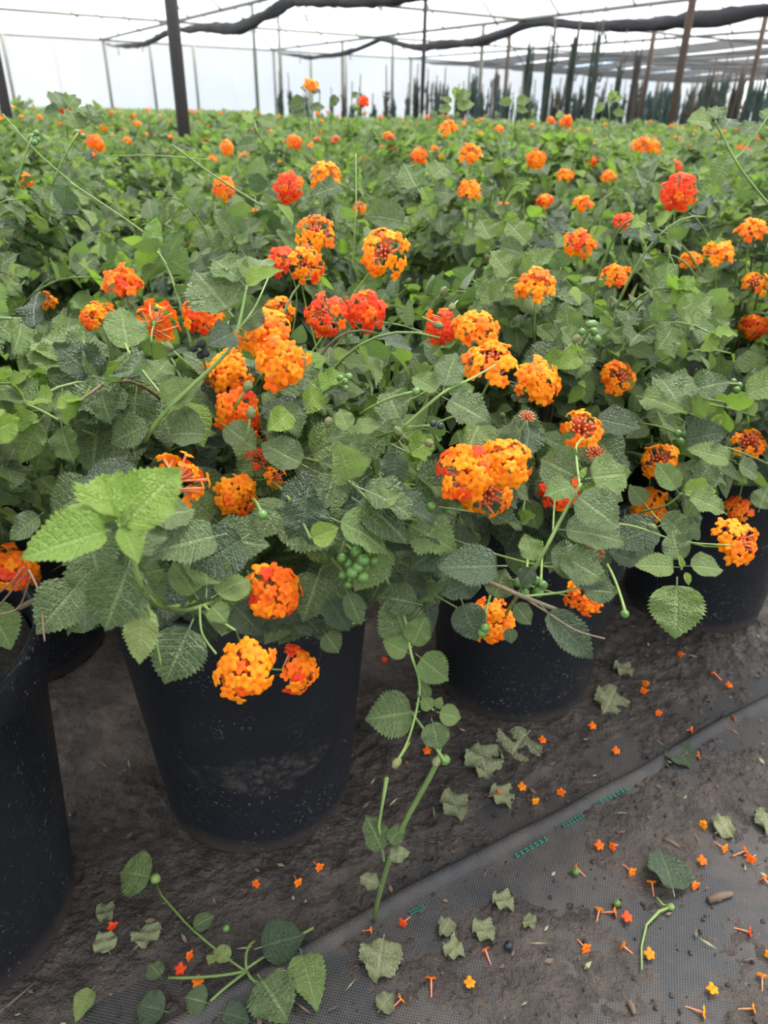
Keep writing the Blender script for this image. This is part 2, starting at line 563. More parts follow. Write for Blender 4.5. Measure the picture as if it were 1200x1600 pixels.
def pick_colour(pal, ang, rs):
    r = rs.random()
    if pal == 'orange': return 'orange' if r < 0.82 else 'deep'
    if pal == 'deep': return 'deep' if r < 0.65 else ('orange' if r < 0.9 else 'red')
    if pal == 'red': return 'red' if r < 0.8 else 'deep'
    if pal == 'mix': return 'orange' if ang < 48 or r < 0.35 else ('red' if r > 0.7 else 'deep')
    return 'orange'


def flower_head(parent, pw, ploc, centre, face, D, pal, stem_to=None, n=27, individual=True, seed=0, bud=0.0, maxdeg=84):
    """flower_head part: receptacle + peduncle mesh, floret sub-parts (or joined when small)"""
    rs = random.Random(seed * 7 + 3)
    face = Vector(face).normalized()
    q = Vector((0, 0, 1)).rotation_difference(face)
    O = Vector(centre) - face * (0.24 * D)
    mb = MB()
    mb.blob((0, 0, 0), 0.055 * D, 8, 1, sq=(1, 1, 1.4), axis=face)
    if stem_to is not None:
        P = Vector(stem_to) - O
        b = -face * (P.length * 0.45)
        mb.tube(bez(Vector((0, 0, 0)), b, P, 9), [max(0.0008, 0.019 * D)] * 4 + [max(0.0009, 0.021 * D)] * 5, 6, 0)
    # calyx bracts
    for k in range(6):
        a = k * math.pi / 3
        d = q @ Vector((math.cos(a), math.sin(a), 0.5)).normalized()
        mb.tube([d * 0.03 * D, d * 0.13 * D], [0.018 * D, 0.004 * D], 4, 1)
    # centre buds
    nb = int(6 + 34 * bud)
    bmb = MB()
    for d, ang in dirs_cap(nb, 24 + 55 * bud, seed + 1):
        dd = q @ d
        ln = D * (0.30 + 0.1 * bud - 0.04 * rs.random()) * (0.9 if bud < 0.5 else 1.0)
        bmb.tube([dd * 0.05 * D, dd * (ln - 0.05 * D), dd * ln], [0.012 * D, 0.017 * D, 0.032 * D], 4, 0)
    fl = []
    start = 0.0 if bud < 0.05 else 24 + 50 * bud
    cnt = int(n * (1 - 0.75 * bud)) if bud < 0.95 else 0
    for d, ang in dirs_cap(n, maxdeg, seed):
        if ang < 20 and rs.random() < 0.5 and bud > 0: continue
        if bud and (ang < start or rs.random() < bud * 0.35): continue
        if bud >= 0.95: continue
        if rs.random() < 0.04: continue
        dd = (q @ (d + Vector((rs.uniform(-.1, .1), rs.uniform(-.1, .1), rs.uniform(-.1, .1))))).normalized()
        Lr = 0.40 + 0.065 * rs.uniform(-1, 1) + 0.02 * (ang < 30)
        p = dd * (Lr * D)
        nrm = (dd * 1.0 + face * 0.22 + Vector((rs.uniform(-.34, .34), rs.uniform(-.34, .34), rs.uniform(-.34, .34)))).normalized()
        mt = basis(p, nrm.orthogonal() + nrm.cross(nrm.orthogonal()) * rs.uniform(-2, 2), nrm, D * rs.uniform(0.88, 1.12))
        fl.append((mt, pick_colour(pal, ang, rs)))
    if individual:
        h = build(mb, 'flower_head', [M['stem_young'], M['stem_young']], parent, O - ploc)
        if nb:
            b_ = build(bmb, 'bud_cluster', M['bud'], h)
        for mt, c in fl:
            link('floret', rs.choice(FLO[c]), h, mt)
        return h
    # joined far head
    jm = MB()
    for mt, c in fl:
        g = rs.choice(FARFLO); a = np.array(mt)
        k0 = len(jm.f)
        jm.add((g[0] @ a[:3, :3].T + a[:3, 3]).tolist(), g[1], 0, g[2])
        base = {'orange': 0, 'deep': 1, 'red': 2}[c]
        for q_, mm in enumerate(g[3]):
            jm.mi[k0 + q_] = base if mm == 0 else 3
    for vs_, fs_ in ((bmb.v, bmb.f),):
        jm.add(vs_, fs_, 3)
    jm.add(mb.v, mb.f, 4)
    mats = [M['orange'], M['deep'], M['red'], M['tube'], M['stem_young']]
    if parent is None:
        return jm, mats, O
    return build(jm, 'flower_head', mats, parent, O - ploc)

# ------------------------------------------------------------------ ground
GRID0 = Vector((-0.16, 0.70, 0))
ROW = Vector((0.8545, 0.5195, 0)); NRM = Vector((-0.5195, 0.8545, 0))
mb = MB()
mb.add([(-60, -25, 0), (60, -25, 0), (60, 70, 0), (-60, 70, 0)], [(0, 1, 2, 3)])
fl = build(mb, 'floor', M['cloth'], smooth=False)
tag(fl, kind='structure')

# aisle cloth: a second sheet laid over the first, its hem rolled along the pot row
E0 = onz(480, 1490); E1 = onz(1200, 1096)
hd = (E1 - E0).normalized(); hn = Vector((-hd.y, hd.x, 0))


def hem_pt(s, o):
    wob = 0.006 * noise.noise(Vector((s * 3.1, 0.3, 0))) + 0.003 * noise.noise(Vector((s * 11, 2.3, 0)))
    return E0 + hd * s + hn * (o + wob)


mb = MB()
prof = [(0.004, 0.0005), (0.0075, 0.004), (0.006, 0.0085), (0.001, 0.011), (-0.005, 0.0095), (-0.009, 0.0055), (-0.013, 0.0035), (-0.03, 0.0042), (-0.07, 0.003), (-0.2, 0.0028), (-0.6, 0.0028), (-1.6, 0.0028)]
ns = 150
for i in range(ns + 1):
    s = -0.9 + 3.2 * i / ns
    for o, z in prof:
        p = hem_pt(s, o if o > -0.3 else o)
        k = 0.0016 * noise.noise(Vector((s * 14, o * 30, 5.0))) if o < -0.009 else 0
        mb.v.append((p.x, p.y, z + max(-0.001, k))); mb.uv.append((0.5, 0.5))
npf = len(prof)
for i in range(ns):
    for j in range(npf - 1):
        mb.f.append((i * npf + j, i * npf + j + 1, (i + 1) * npf + j + 1, (i + 1) * npf + j)); mb.mi.append(0)
ac = build(mb, 'ground_cloth', M['cloth'])
tag(ac, 'black woven weed cloth with rolled hem covering the muddy aisle', 'ground cloth')
for px0, py0, px1, py1 in ((805, 1338, 850, 1312), (880, 1291, 908, 1275), (926, 1256, 945, 1247), (938, 1253, 976, 1234), (640, 1427, 660, 1417)):
    a = onz(px0, py0, 0.0052); b = onz(px1, py1, 0.0052)
    mb = MB(); n = 7
    for i in range(n):
        p = a.lerp(b, i / (n - 1)); q = a.lerp(b, (i + 0.62) / (n - 1))
        for off in (-0.0016, 0.0016):
            mb.tube([p + hn * off, q + hn * off], 0.0011, 5)
    build(mb, 'marking_thread', M['teal'], ac)


# soil crust: mud lying on the cloth, higher between the pots
POT_XY = [Vector((-0.462, 0.500, 0))] + [GRID0 + ROW * (0.433 * i) for i in range(0, 4)] + [GRID0 + ROW * (0.433 * (i + 0.5)) + NRM * 0.46 for i in range(-1, 3)]


def in_pot(x, y, m=0.0):
    return any(math.hypot(x - q.x, y - q.y) < 0.125 + m for q in POT_XY)


def crust_h(x, y):
    p = Vector((x, y, 0.0))
    if any(math.hypot(x - q.x, y - q.y) < 0.110 for q in POT_XY):
        return -0.012
    d = (p - E0).dot(hn)
    big = noise.noise(p * 7.0 + Vector((3.1, 1.7, 0))) * 0.6 + noise.noise(p * 17.0) * 0.4
    fine = noise.noise(p * 70.0) * 0.5 + noise.noise(p * 160.0) * 0.35
    if d > 0.012:      # under and between the pots
        return 0.001 + 0.012 * big + 0.008 * fine + (0.005 if d > 0.06 else 0)
    if d > -0.012:
        return -0.004 + 0.010 * big
    band = math.exp(-((d + 0.07) / 0.06) ** 2)
    return 0.0024 + 0.0055 * big + 0.0062 * fine * (1 if big > 0 else 0.7) + 0.006 * band * (big + 0.3)


X0, X1, Y0, Y1, nx, ny = -0.75, 1.25, 0.33, 1.6, 460, 300
mb = MB()
for j in range(ny + 1):
    y = Y0 + (Y1 - Y0) * (j / ny) ** 1.25
    for i in range(nx + 1):
        x = X0 + (X1 - X0) * i / nx
        mb.v.append((x, y, crust_h(x, y))); mb.uv.append((0.5, 0.5))
for j in range(ny):
    for i in range(nx):
        a = j * (nx + 1) + i
        mb.f.append((a, a + 1, a + nx + 2, a + nx + 1)); mb.mi.append(0)
o = build(mb, 'soil_crust', M['crust'])
tag(o, 'wet brown soil crust spread over the black weed cloth', 'soil', kind='stuff')
mb = MB()
for k in range(2600):
    x, y = random.uniform(-0.45, 1.0), random.uniform(0.36, 1.25)
    if in_pot(x, y, 0.003): continue
    h = max(crust_h(x, y), 0.003)
    r = random.choice((0.0008, 0.0011, 0.0014, 0.0018, 0.0026))
    mb.blob((x, y, h + r * 0.3), r, 6, 0, sq=(1, 1, 0.7), jit=0.3)
o = build(mb, 'soil_crumbs', M['crust'])
tag(o, 'loose dark soil crumbs scattered on the ground', 'soil', kind='stuff')

# ------------------------------------------------------------------ greenhouse shell
G = Vector((-0.54, 0.8417, 0)); WD = Vector((0.8417, 0.54, 0))
ZE, ZR, BAY = 2.6, 5.0, 5.75
EO = Vector((-9.0, 26.95, 0))
LEN = 40.0


def gp(k, s, z):     # k bays along the wall, s metres from the wall towards the camera
    return EO + WD * (k * BAY) - G * s + Vector((0, 0, z))


ceil = empty('ceiling'); tag(ceil, kind='structure')
wall = empty('wall_back'); tag(wall, kind='structure')
for k in range(-2, 6):
    for h in (0, 1):
        ka, kb = (k, k + 0.5) if h == 0 else (k + 1, k + 0.5)
        mb = MB(); n = 20
        for i in range(n + 1):
            s = LEN * i / n
            for t in (0, 0.34, 0.67, 1):
                kk = ka + (kb - ka) * t
                sag = 0.05 * math.sin(math.pi * t) * (1 + noise.noise(Vector((s * 0.4, k + h, t))))
                mb.v.append(gp(kk, s, ZE + (ZR - ZE) * t + sag)); mb.uv.append((0.5, 0.5))
        for i in range(n):
            for j in range(3):
                mb.f.append((i * 4 + j, i * 4 + j + 1, i * 4 + j + 5, i * 4 + j + 4)); mb.mi.append(0)
        build(mb, 'film_panel', M['film'], ceil)
        if -1 <= k <= 3:
            for i in range(0, 19):
                mb = MB()
                s = 0.05 + i * 2.0
                mb.tube([gp(ka, s, ZE - 0.03), gp(kb, s, ZR - 0.03)], 0.022 if i else 0.03, 5)
                build(mb, 'rafter', M['rafter'], ceil)
    if -1 <= k <= 3:
        for s in (0.0, 7.0, 13.0, 20.0):
            mb = MB(); mb.tube([gp(k, s, ZE - 0.02), gp(k + 1, s, ZE - 0.02)], 0.03, 6)
            build(mb, 'tie_beam', M['pipe'], ceil)
        mb = MB(); mb.tube([gp(k, 0, ZE), gp(k, LEN, ZE)], 0.045, 6)
        build(mb, 'gutter', M['rafter'], ceil)
for k in range(-8, 22):
    a, b = k / 4, (k + 1) / 4
    mb = MB(); n = 6
    for i in range(n + 1):
        for j in range(5):
            z = ZE * j / 4
            dz = 0.05 * noise.noise(Vector((k * 1.3 + i * 0.5, z * 0.8, 0)))
            p = gp(a + (b - a) * i / n, -0.04 + dz * 0.6, z)
            mb.v.append(p); mb.uv.append((0.5, 0.5))
    for i in range(n):
        for j in range(4):
            mb.f.append((i * 5 + j, (i + 1) * 5 + j, (i + 1) * 5 + j + 1, i * 5 + j + 1)); mb.mi.append(0)
    build(mb, 'film_panel', M['wallfilm'], wall)
    if k % 2 == 0 or k in (1, 5):
        mb = MB(); mb.tube([gp(a, 0.05, 0), gp(a, 0.05, ZE)], 0.045, 6)
        build(mb, 'wall_post', M['pipe'], wall)


# posts: (top px, base px, distance along ground, radius, height, material, label)
POSTS = []


def row_gap(p):
    best = 9
    j0 = round((p - GRID0).dot(NRM) / 0.46)
    for j in range(j0 - 1, j0 + 2):
        u = (p - GRID0).dot(ROW) / 0.433 - (0.5 if j % 2 else 0)
        for i in (math.floor(u), math.ceil(u)):
            q = GRID0 + ROW * (0.433 * (i + (0.5 if j % 2 else 0))) + NRM * (0.46 * j)
            best = min(best, (q - p).length)
    return best


def post(px, py, dist, r, z1, mat, label, group=None):
    d = ray(px, py); d = Vector((d.x, d.y, 0)).normalized()
    if dist < 6:      # stands in a gap between pots
        dist = max((dist + 0.02 * q for q in range(-22, 23)), key=lambda t: row_gap(d * t) - 0.02 * abs(t - dist))
    d = d * dist
    POSTS.append(d.copy())
    kf = ((d - EO).dot(WD) / BAY) % 1.0
    z1 = min(z1, ZE + (ZR - ZE) * (1 - abs(2 * kf - 1)) - 0.25)
    mb = MB(); mb.tube([(0, 0, 0), (0, 0, z1 * 0.5), (0, 0, z1)], r, 10)
    o = build(mb, 'greenhouse_post', M[mat], None, (d.x, d.y, 0))
    mb2 = MB(); mb2.tube([(0, 0, 0), (0, 0, 0.04)], r * 1.8, 10)
    build(mb2, 'base_plate', M[mat], o)
    tag(o, label, 'post', group)


post(287, 200, 3.55, 0.028, 3.6, 'post', 'thick black steel post rising from the lantana rows')
post(15, 200, 4.4, 0.024, 2.35, 'post', 'thin black steel post ending below the roof, among the lantanas')
post(659, 170, 14.5, 0.035, 4.4, 'post', 'slim dark post crossing the sagging cloth roll, far among the rows')
post(1052, 170, 13.0, 0.055, 3.4, 'rust', 'rusty brown post in front of the grey shade net')
for px, d in ((403, 25.0), (441, 26.5), (536, 27), (747, 21.0), (612, 30.0)):
    post(px, 170, d, 0.05, 3.3 if px != 403 else 4.6, 'pipe', 'pale olive pipe post standing before the white film wall', 'pipe posts by the far film wall')
for px, d in ((787, 22), (1003, 19), (1165, 18)):
    post(px, 170, d, 0.05, 2.5, 'rust', 'brown pipe post carrying the far edge of the grey shade net', 'brown posts under the shade net')


# bunched dark shade cloth hanging along the gutters
def cloth_roll(k, s0, s1, r0, r1, label, swags):
    mb = MB(); n = 120; m = 12
    for i in range(n + 1):
        t = i / n
        s = s0 + (s1 - s0) * t
        sag = 0
        ctr = gp(k, s, ZE - 0.12)
        sw = abs(math.sin(math.pi * swags * t))
        r = (r0 + (r1 - r0) * min(1, t * 2.2)) * (0.75 + 0.45 * sw + 0.35 * noise.noise(Vector((s * 0.9, k, 0.5))))
        ctr.z -= 0.22 * sw + 0.1 * noise.noise(Vector((s * 0.5, k, 3)))
        for q in range(m):
            a = 2 * math.pi * q / m
            rr = r * (1 + 0.45 * noise.noise(Vector((s * 1.6, math.cos(a) * 1.3, math.sin(a) * 1.3))) + 0.3 * noise.noise(Vector((s * 4.5, math.cos(a) * 2.3, math.sin(a) * 2.3 + k))))
            p = ctr + WD * (math.cos(a) * rr * 0.8) + Vector((0, 0, math.sin(a) * rr))
            mb.v.append(p); mb.uv.append((0.5, 0.5))
    for i in range(n):
        for q in range(m):
            q2 = (q + 1) % m
            mb.f.append((i * m + q, i * m + q2, (i + 1) * m + q2, (i + 1) * m + q)); mb.mi.append(0)
    o = build(mb, 'shade_cloth_roll', M['shade'])
    tag(o, label, 'shade cloth')
    for i in range(8):
        s = s0 + (s1 - s0) * (i + 0.5) / 8
        t = MB(); t.tube([gp(k, s, ZE - 0.5), gp(k, s, ZE + 0.02)], 0.015, 5)
        build(t, 'tie_cord', M['rafter'], o)


cloth_roll(0.0, 0.4, 20.0, 0.03, 0.095, 'bunched black shade cloth hanging in swags behind the thick black post', 3.0)
cloth_roll(1.0, 0.4, 27.0, 0.03, 0.10, 'long bunched black shade cloth slung under the middle gutter', 4.0)


# grey shade nets stretched level beyond the next gutter, each strip its own sheet
for i in range(7):
    k0 = 2.02 + i * 0.36; k1 = k0 + 0.31
    mb = MB(); n = 24
    for a in range(n + 1):
        s = 0.5 + 25.0 * a / n
        for j in range(4):
            kk = k0 + (k1 - k0) * j / 3
            mb.v.append(gp(kk, s, 2.5 - 0.10 * math.sin(math.pi * j / 3) - 0.12 * abs(math.sin(s * 0.45)) - 0.03 * i)); mb.uv.append((0.5, 0.5))
    for a in range(n):
        for j in range(3):
            mb.f.append((a * 4 + j, a * 4 + j + 1, a * 4 + j + 5, a * 4 + j + 4)); mb.mi.append(0)
    o = build(mb, 'shade_net', M['net'])
    tag(o, 'grey shade net strip stretched level above the dark staked trees', 'shade net', 'grey shade net strips')


# tall columnar staked trees under the nets
TREES = []


def column(px, dist, h, wd, seed):
    rs = random.Random(seed)
    u_ = ray(px, 175); u_ = Vector((u_.x, u_.y, 0)).normalized()
    for q in range(80):
        d = u_ * (dist + (0.12 * ((q + 1) // 2)) * (1 if q % 2 else -1))
        if all((d - c).length > (wd + w_) * 0.5 + 0.19 for c, w_ in TREES) and all((d - c).length > wd * 0.5 + 0.25 for c in POSTS):
            break
    TREES.append((d, wd))
    root = empty('columnar_tree', (d.x, d.y, 0))
    mb = MB(); mb.tube([(0, 0, 0), (rs.uniform(-.02, .02), 0, h * 0.6), (rs.uniform(-.04, .04), 0, h + rs.uniform(0.05, 0.3))], [0.022, 0.018, 0.012], 5)
    build(mb, 'stake', M['rust'], root)
    mb = MB()
    for q in range(3 + int(wd * 26)):
        a = rs.uniform(0, 6.28); r = wd * 0.5 * math.sqrt(rs.random())
        x, y = r * math.cos(a), r * math.sin(a)
        hh = h * rs.uniform(0.72, 1.0)
        pts, rr = [], []
        for i in range(8):
            t = i / 7
            pts.append((x + rs.uniform(-.012, .012), y + rs.uniform(-.012, .012), 0.02 + (hh - 0.02) * t))
            rr.append(rs.uniform(0.018, 0.034) * (1 if i < 7 else 0.4))
        mb.tube(pts, rr, 6)
    for _ in range(40):
        t = rs.random() * 0.95; a = rs.uniform(0, 6.28); r = wd * 0.40
        p = Vector((r * math.cos(a), r * math.sin(a), 0.1 + (h - 0.25) * t))
        mb.tube([p, p + Vector((math.cos(a) * 0.04, math.sin(a) * 0.04, rs.uniform(0.05, 0.14)))], [0.018, 0.004], 4, cap=False)
    build(mb, 'foliage', M[('conifer', 'conifer', 'conifer_brown', 'conifer_teal')[seed % 4]], root)
    tag(root, 'dark slender columnar tree tied to a stake under the shade net', 'tree', 'dark staked trees beyond the lantana rows')


kcol = 0
for px, d, h, wd in ((888, 15, 2.25, 0.16), (923, 14.5, 2.3, 0.2), (985, 17, 2.0, 0.13), (1019, 16, 1.25, 0.4), (1107, 14, 1.45, 0.34), (1118, 15.5, 1.5, 0.25),
                     (1148, 14.5, 1.55, 0.22), (1196, 13, 1.9, 0.18), (820, 17, 2.1, 0.13), (853, 16, 2.2, 0.18), (770, 19, 1.7, 0.2), (787, 18, 1.35, 0.4), (748, 20, 1.4, 0.4),
                     (960, 16, 1.9, 0.11), (1080, 16, 1.35, 0.3), (1175, 15, 1.4, 0.3), (905, 17, 1.3, 0.3), (940, 17.5, 1.2, 0.35), (870, 17, 1.3, 0.3), (1045, 15, 1.3, 0.3)):
    column(px, d, h, wd, kcol); kcol += 1
for k in range(48):
    px = 440 + 16 * k + random.uniform(-7, 7)
    d = random.uniform(17, 24)
    column(px, d, random.uniform(0.95, 1.45) * (0.95 if px < 640 else 1.08), random.uniform(0.08, 0.15) * (1.0 if px < 640 else 1.4), 100 + k)

# ------------------------------------------------------------------ lantana plants
C0 = Vector((-0.16, 0.70, 0)); STEP = 0.433; RSP = 0.46
POT_H, SOIL_Z = 0.38, 0.345


def lattice(i, j):
    p = C0 + ROW * (STEP * (i + (0.5 if j % 2 else 0))) + NRM * (RSP * j)
    if j == 0 and i == -1:
        p = Vector((-0.462, 0.500, 0))
    if j > 0:
        r = random.Random(i * 131 + j * 17)
        p += Vector((r.uniform(-.012, .012), r.uniform(-.012, .012), 0))
    return p


def in_view(p, z, margin):
    q = proj((p.x, p.y, z))
    if q is None:
        return False
    m = margin * F_PX / max(q[2], 0.2)
    return -m < q[0] < 1200 + m and q[1] < 1600 + m and q[2] > 0.15


def pot_meshes():
    mb = MB()
    prof = [(0.0, 0.004), (0.085, 0.004), (0.108, 0.001), (0.116, 0.004), (0.120, 0.012), (0.1205, 0.02), (0.146, 0.335), (0.1475, 0.337), (0.1475, 0.34)]
    mb.lathe(prof, 56)
    mb.lathe([(0.1435, 0.34), (0.139, SOIL_Z - 0.02)], 56)
    body = mb.mesh('pot', [M['pot']])
    mb = MB()
    mb.lathe([(0.1475, 0.338), (0.1535, 0.340), (0.1555, 0.345), (0.1555, 0.372), (0.1545, 0.378), (0.151, POT_H), (0.147, 0.379), (0.1435, 0.370), (0.1435, 0.338)], 56)
    rim = mb.mesh('rim', [M['pot']])
    mb = MB()
    n = 24
    for i in range(7):
        for k in range(n):
            r = 0.141 * i / 6; a = 2 * math.pi * k / n
            mb.v.append((r * math.cos(a), r * math.sin(a), SOIL_Z + 0.012 * noise.noise(Vector((r * 20 * math.cos(a), r * 20 * math.sin(a), 1)))))
            mb.uv.append((0.5, 0.5))
    for i in range(6):
        for k in range(n):
            k2 = (k + 1) % n
            mb.f.append((i * n + k, i * n + k2, (i + 1) * n + k2, (i + 1) * n + k)); mb.mi.append(0)
    soil = mb.mesh('soil', [M['soil']])
    mb = MB()
    mb.lathe([(0.0, 0.004), (0.116, 0.004), (0.12, 0.015), (0.147, 0.338), (0.155, 0.345), (0.155, POT_H), (0.143, POT_H), (0.14, SOIL_Z), (0.0, SOIL_Z)], 16)
    cheap = mb.mesh('pot', [M['pot']])
    return body, rim, soil, cheap


POT, RIM, SOIL, POTC = pot_meshes()

# flower heads seen in the photograph: x, y, width px, facing (right, up, toward camera), palette, buds, size in metres
HEADS = [
    (432, 925, 108, (0.35, 0.15, 0.9), 'deep', 0, .050), (382, 1046, 114, (-0.05, -0.1, 1), 'orange', 0, .050), (476, 1045, 92, (0.9, 0.1, 0.25), 'mix', 0, .046),
    (290, 745, 108, (0.45, 0.35, -0.75), 'orange', 0, .050), (243, 850, 90, (0.1, -0.4, 0.7), 'deep', 0, .0421), (12, 885, 92, (-0.2, 0.2, 0.9), 'deep', 0, .050), (40, 905, 60, (0.4, -.3, .8), 'orange', 0, .042),
    (408, 512, 100, (-0.1, 0.5, 0.8), 'orange', 0, .050), (445, 565, 104, (0.35, 0.1, 0.9), 'orange', 0, .050), (355, 582, 92, (-0.2, 0.2, 0.9), 'orange', 0, .050), (372, 640, 86, (0.1, 0, 0.9), 'deep', 0, .0441),
    (313, 482, 84, (-0.3, 0.5, 0.75), 'deep', 0, .050), (246, 497, 80, (0.2, 0.3, -0.8), 'deep', 0, .048), (190, 434, 72, (-0.1, 0.8, 0.35), 'deep', 0, .048), (148, 487, 66, (-0.3, 0.8, 0.3), 'orange', 0, .044), (68, 466, 42, (0, 0.8, 0.4), 'orange', 0.2, .044),
    (433, 405, 60, (-0.5, 0.4, 0.6), 'red', 0, .044), (478, 412, 70, (0.2, 0.1, 0.9), 'mix', 0.15, .046), (494, 358, 70, (0.1, 0.6, 0.7), 'orange', 0.2, .048), (603, 392, 88, (0.2, 0.25, 0.9), 'orange', 0.25, .050),
    (505, 490, 80, (-0.35, 0.1, 0.9), 'red', 0.1, .048), (573, 482, 78, (0.3, 0.4, 0.8), 'red', 0, .048), (440, 482, 54, (0.2, 0.5, 0.7), 'orange', 0, .046),
    (688, 512, 66, (-0.2, -0.1, 0.9), 'red', 0, .046), (745, 505, 84, (0.1, 0.8, 0.4), 'orange', 0, .048), (765, 558, 100, (-0.1, 0.75, 0.5), 'orange', 0.1, .050), (845, 592, 88, (0.4, 0.35, 0.8), 'orange', 0, .050),
    (838, 438, 78, (-0.05, 0.92, 0.3), 'orange', 0, .050), (963, 424, 58, (0, 0.92, 0.3), 'orange', 0, .048), (970, 587, 66, (0.4, 0.2, 0.7), 'orange', 0.35, .046), (910, 664, 84, (0.1, 0.8, 0.5), 'orange', 0.5, .050),
    (825, 648, 38, (0.2, 0.9, 0.3), 'red', 0.95, .020), (722, 735, 108, (-0.35, 0.2, 0.9), 'mix', 0, .050), (790, 718, 104, (0.2, 0.5, 0.8), 'orange', 0, .050), (765, 775, 96, (0.25, -0.3, 0.85), 'orange', 0.4, .050),
    (875, 765, 76, (0.2, 0.1, 0.9), 'red', 0, .048), (930, 706, 42, (0, 0.6, 0.7), 'red', 0.95, .023), (1030, 716, 70, (-0.1, 0.5, 0.8), 'orange', 0.3, .050), (1172, 688, 64, (0.1, 0.8, 0.5), 'orange', 0.55, .048),
    (1160, 845, 90, (0.6, 0.25, 0.7), 'orange', 0.1, .054), (1015, 787, 66, (0, 0.2, 0.9), 'orange', 0, .050), (1155, 792, 50, (0.1, 0.5, 0.7), 'deep', 0, .046), (928, 862, 48, (0, 0.6, 0.8), 'deep', 0.9, .022),
    (405, 715, 48, (0.1, 0.3, 0.8), 'red', 0.75, .025), (434, 746, 44, (0.6, 0.1, 0.6), 'orange', 0.3, .023), (374, 775, 84, (0.4, 0, 0.8), 'orange', 0, .0431), (388, 672, 76, (0.2, 0.1, 0.9), 'deep', 0, .0421),
    (508, 268, 60, (0, 0.8, 0.5), 'orange', 0, .048), (448, 290, 56, (-0.3, 0.2, 0.8), 'red', 0, .048), (735, 234, 48, (0, 0.9, 0.3), 'orange', 0, .048), (733, 292, 48, (0, 0.9, 0.3), 'orange', 0, .048),
    (700, 196, 34, (0, 0.9, 0.3), 'orange', 0, .046), (655, 243, 32, (0.1, 0.2, 0.9), 'deep', 0, .046), (1060, 298, 64, (0, 0.2, 0.95), 'red', 0, .050), (908, 377, 58, (0.1, 0.5, 0.8), 'deep', 0, .050),
    (910, 315, 40, (0, 0.9, 0.3), 'orange', 0, .048), (980, 343, 48, (0.2, 0.8, 0.4), 'red', 0, .048), (840, 248, 38, (0.3, 0.1, 0.8), 'deep', 0, .046), (884, 270, 32, (0, 0.9, 0.3), 'orange', 0, .046),
    (790, 325, 34, (0.2, 0.6, 0.7), 'deep', 0, .046), (852, 310, 30, (0, 0.8, 0.5), 'mix', 0, .046), (1125, 390, 56, (0, 0.9, 0.3), 'orange', 0, .050), (1176, 353, 54, (0, 0.9, 0.3), 'orange', 0, .050),
    (1180, 438, 54, (0.1, 0.7, 0.6), 'orange', 0.3, .050), (1178, 507, 52, (0, 0.2, 0.9), 'deep', 0, .050), (1078, 402, 38, (-0.2, 0.7, 0.5), 'orange', 0, .046),
    (770, 968, 84, (0, 0.2, 0.9), 'orange', 0, .0441), (920, 930, 74, (0.3, 0.1, 0.9), 'deep', 0, .0411), (350, 290, 44, (0, 0.5, 0.8), 'deep', 0, .048), (149, 222, 34, (0.1, 0.4, 0.8), 'deep', 0, .048),
    (42, 279, 27, (0.2, 0.6, 0.7), 'deep', 0, .046), (355, 229, 28, (0, 0.4, 0.8), 'deep', 0, .046), (460, 221, 27, (0, 0.1, 0.9), 'deep', 0, .046), (485, 129, 31, (0.1, 0.9, 0.3), 'orange', 0, .046), (568, 158, 22, (0, 0.3, 0.9), 'red', 0, .044),
    (885, 188, 24, (0, 0.3, 0.9), 'deep', 0, .046), (100, 166, 34, (0.1, -0.5, 0.7), 'red', 0, .044), (400, 333, 27, (0, 0.8, 0.5), 'orange', 0, .044), (561, 322, 28, (0, 0.6, 0.6), 'orange', 0.2, .038),
    (1003, 222, 34, (0, 0.8, 0.5), 'deep', 0, .046), (1020, 224, 28, (0, 0.7, 0.5), 'orange', 0, .046), (295, 386, 27, (0, 0.6, 0.6), 'deep', 0.3, .038), (495, 216, 21, (0, 1, 0.1), 'red', 0.95, .030), (525, 214, 22, (0, 1, 0.1), 'red', 0.95, .030),
    (985, 455, 27, (0, 0.7, 0.6), 'deep', 0.4, .038), (1100, 662, 30, (0, 0.4, 0.8), 'deep', 0.5, .038), (950, 272, 28, (0, 0.8, 0.5), 'orange', 0, .044), (620, 290, 22, (0, 0.8, 0.5), 'deep', 0, .044), (1060, 255, 26, (0.2, 0.7, 0.5), 'red', 0.6, .04),
]
HD = []
for k, (x, y, wpx, fc, pal, bud, S) in enumerate(HEADS):
    dep = F_PX * S / wpx
    p = at(x, y, dep)
    camd = (CAM - p).normalized()
    face = RT * fc[0] + Vector((0, 0, 1)) * fc[1] + camd * fc[2]
    HD.append(dict(p=p, face=face.normalized(), D=S, pal=pal, bud=bud, w=wpx, depth=dep, k=k, half=abs((S * 1000) % 1 - 0.1) < 0.01))

# plants in view
plants = []
for j in range(0, 45):
    for i in range(-60, 61):
        p = lattice(i, j)
        if j == 0 and not -1 <= i <= 3:
            continue
        if p.length > 11.6 or p.y < 0.3:
            continue
        if in_view(p, 0.6, 0.22):
            plants.append((p.length, i, j, p))
plants.sort(key=lambda t: t[0])
FRONT = [t for t in plants if t[2] == 0]
SECOND = [t for t in plants if t[2] > 0 and t[0] < 1.95]
REST = [t for t in plants if t[2] > 0 and t[0] >= 1.95][:275]
print('plants', len(FRONT), len(SECOND), len(REST))
roots = {}


def make_root(i, j, p, cheap=False):
    r = empty('potted_lantana', (p.x, p.y, 0))
    r['category'] = 'plant'
    if cheap:
        link('pot', POTC, r)
    else:
        b = link('pot', POT, r); link('rim', RIM, b); link('soil', SOIL, r)
    roots[(i, j)] = r
    return r


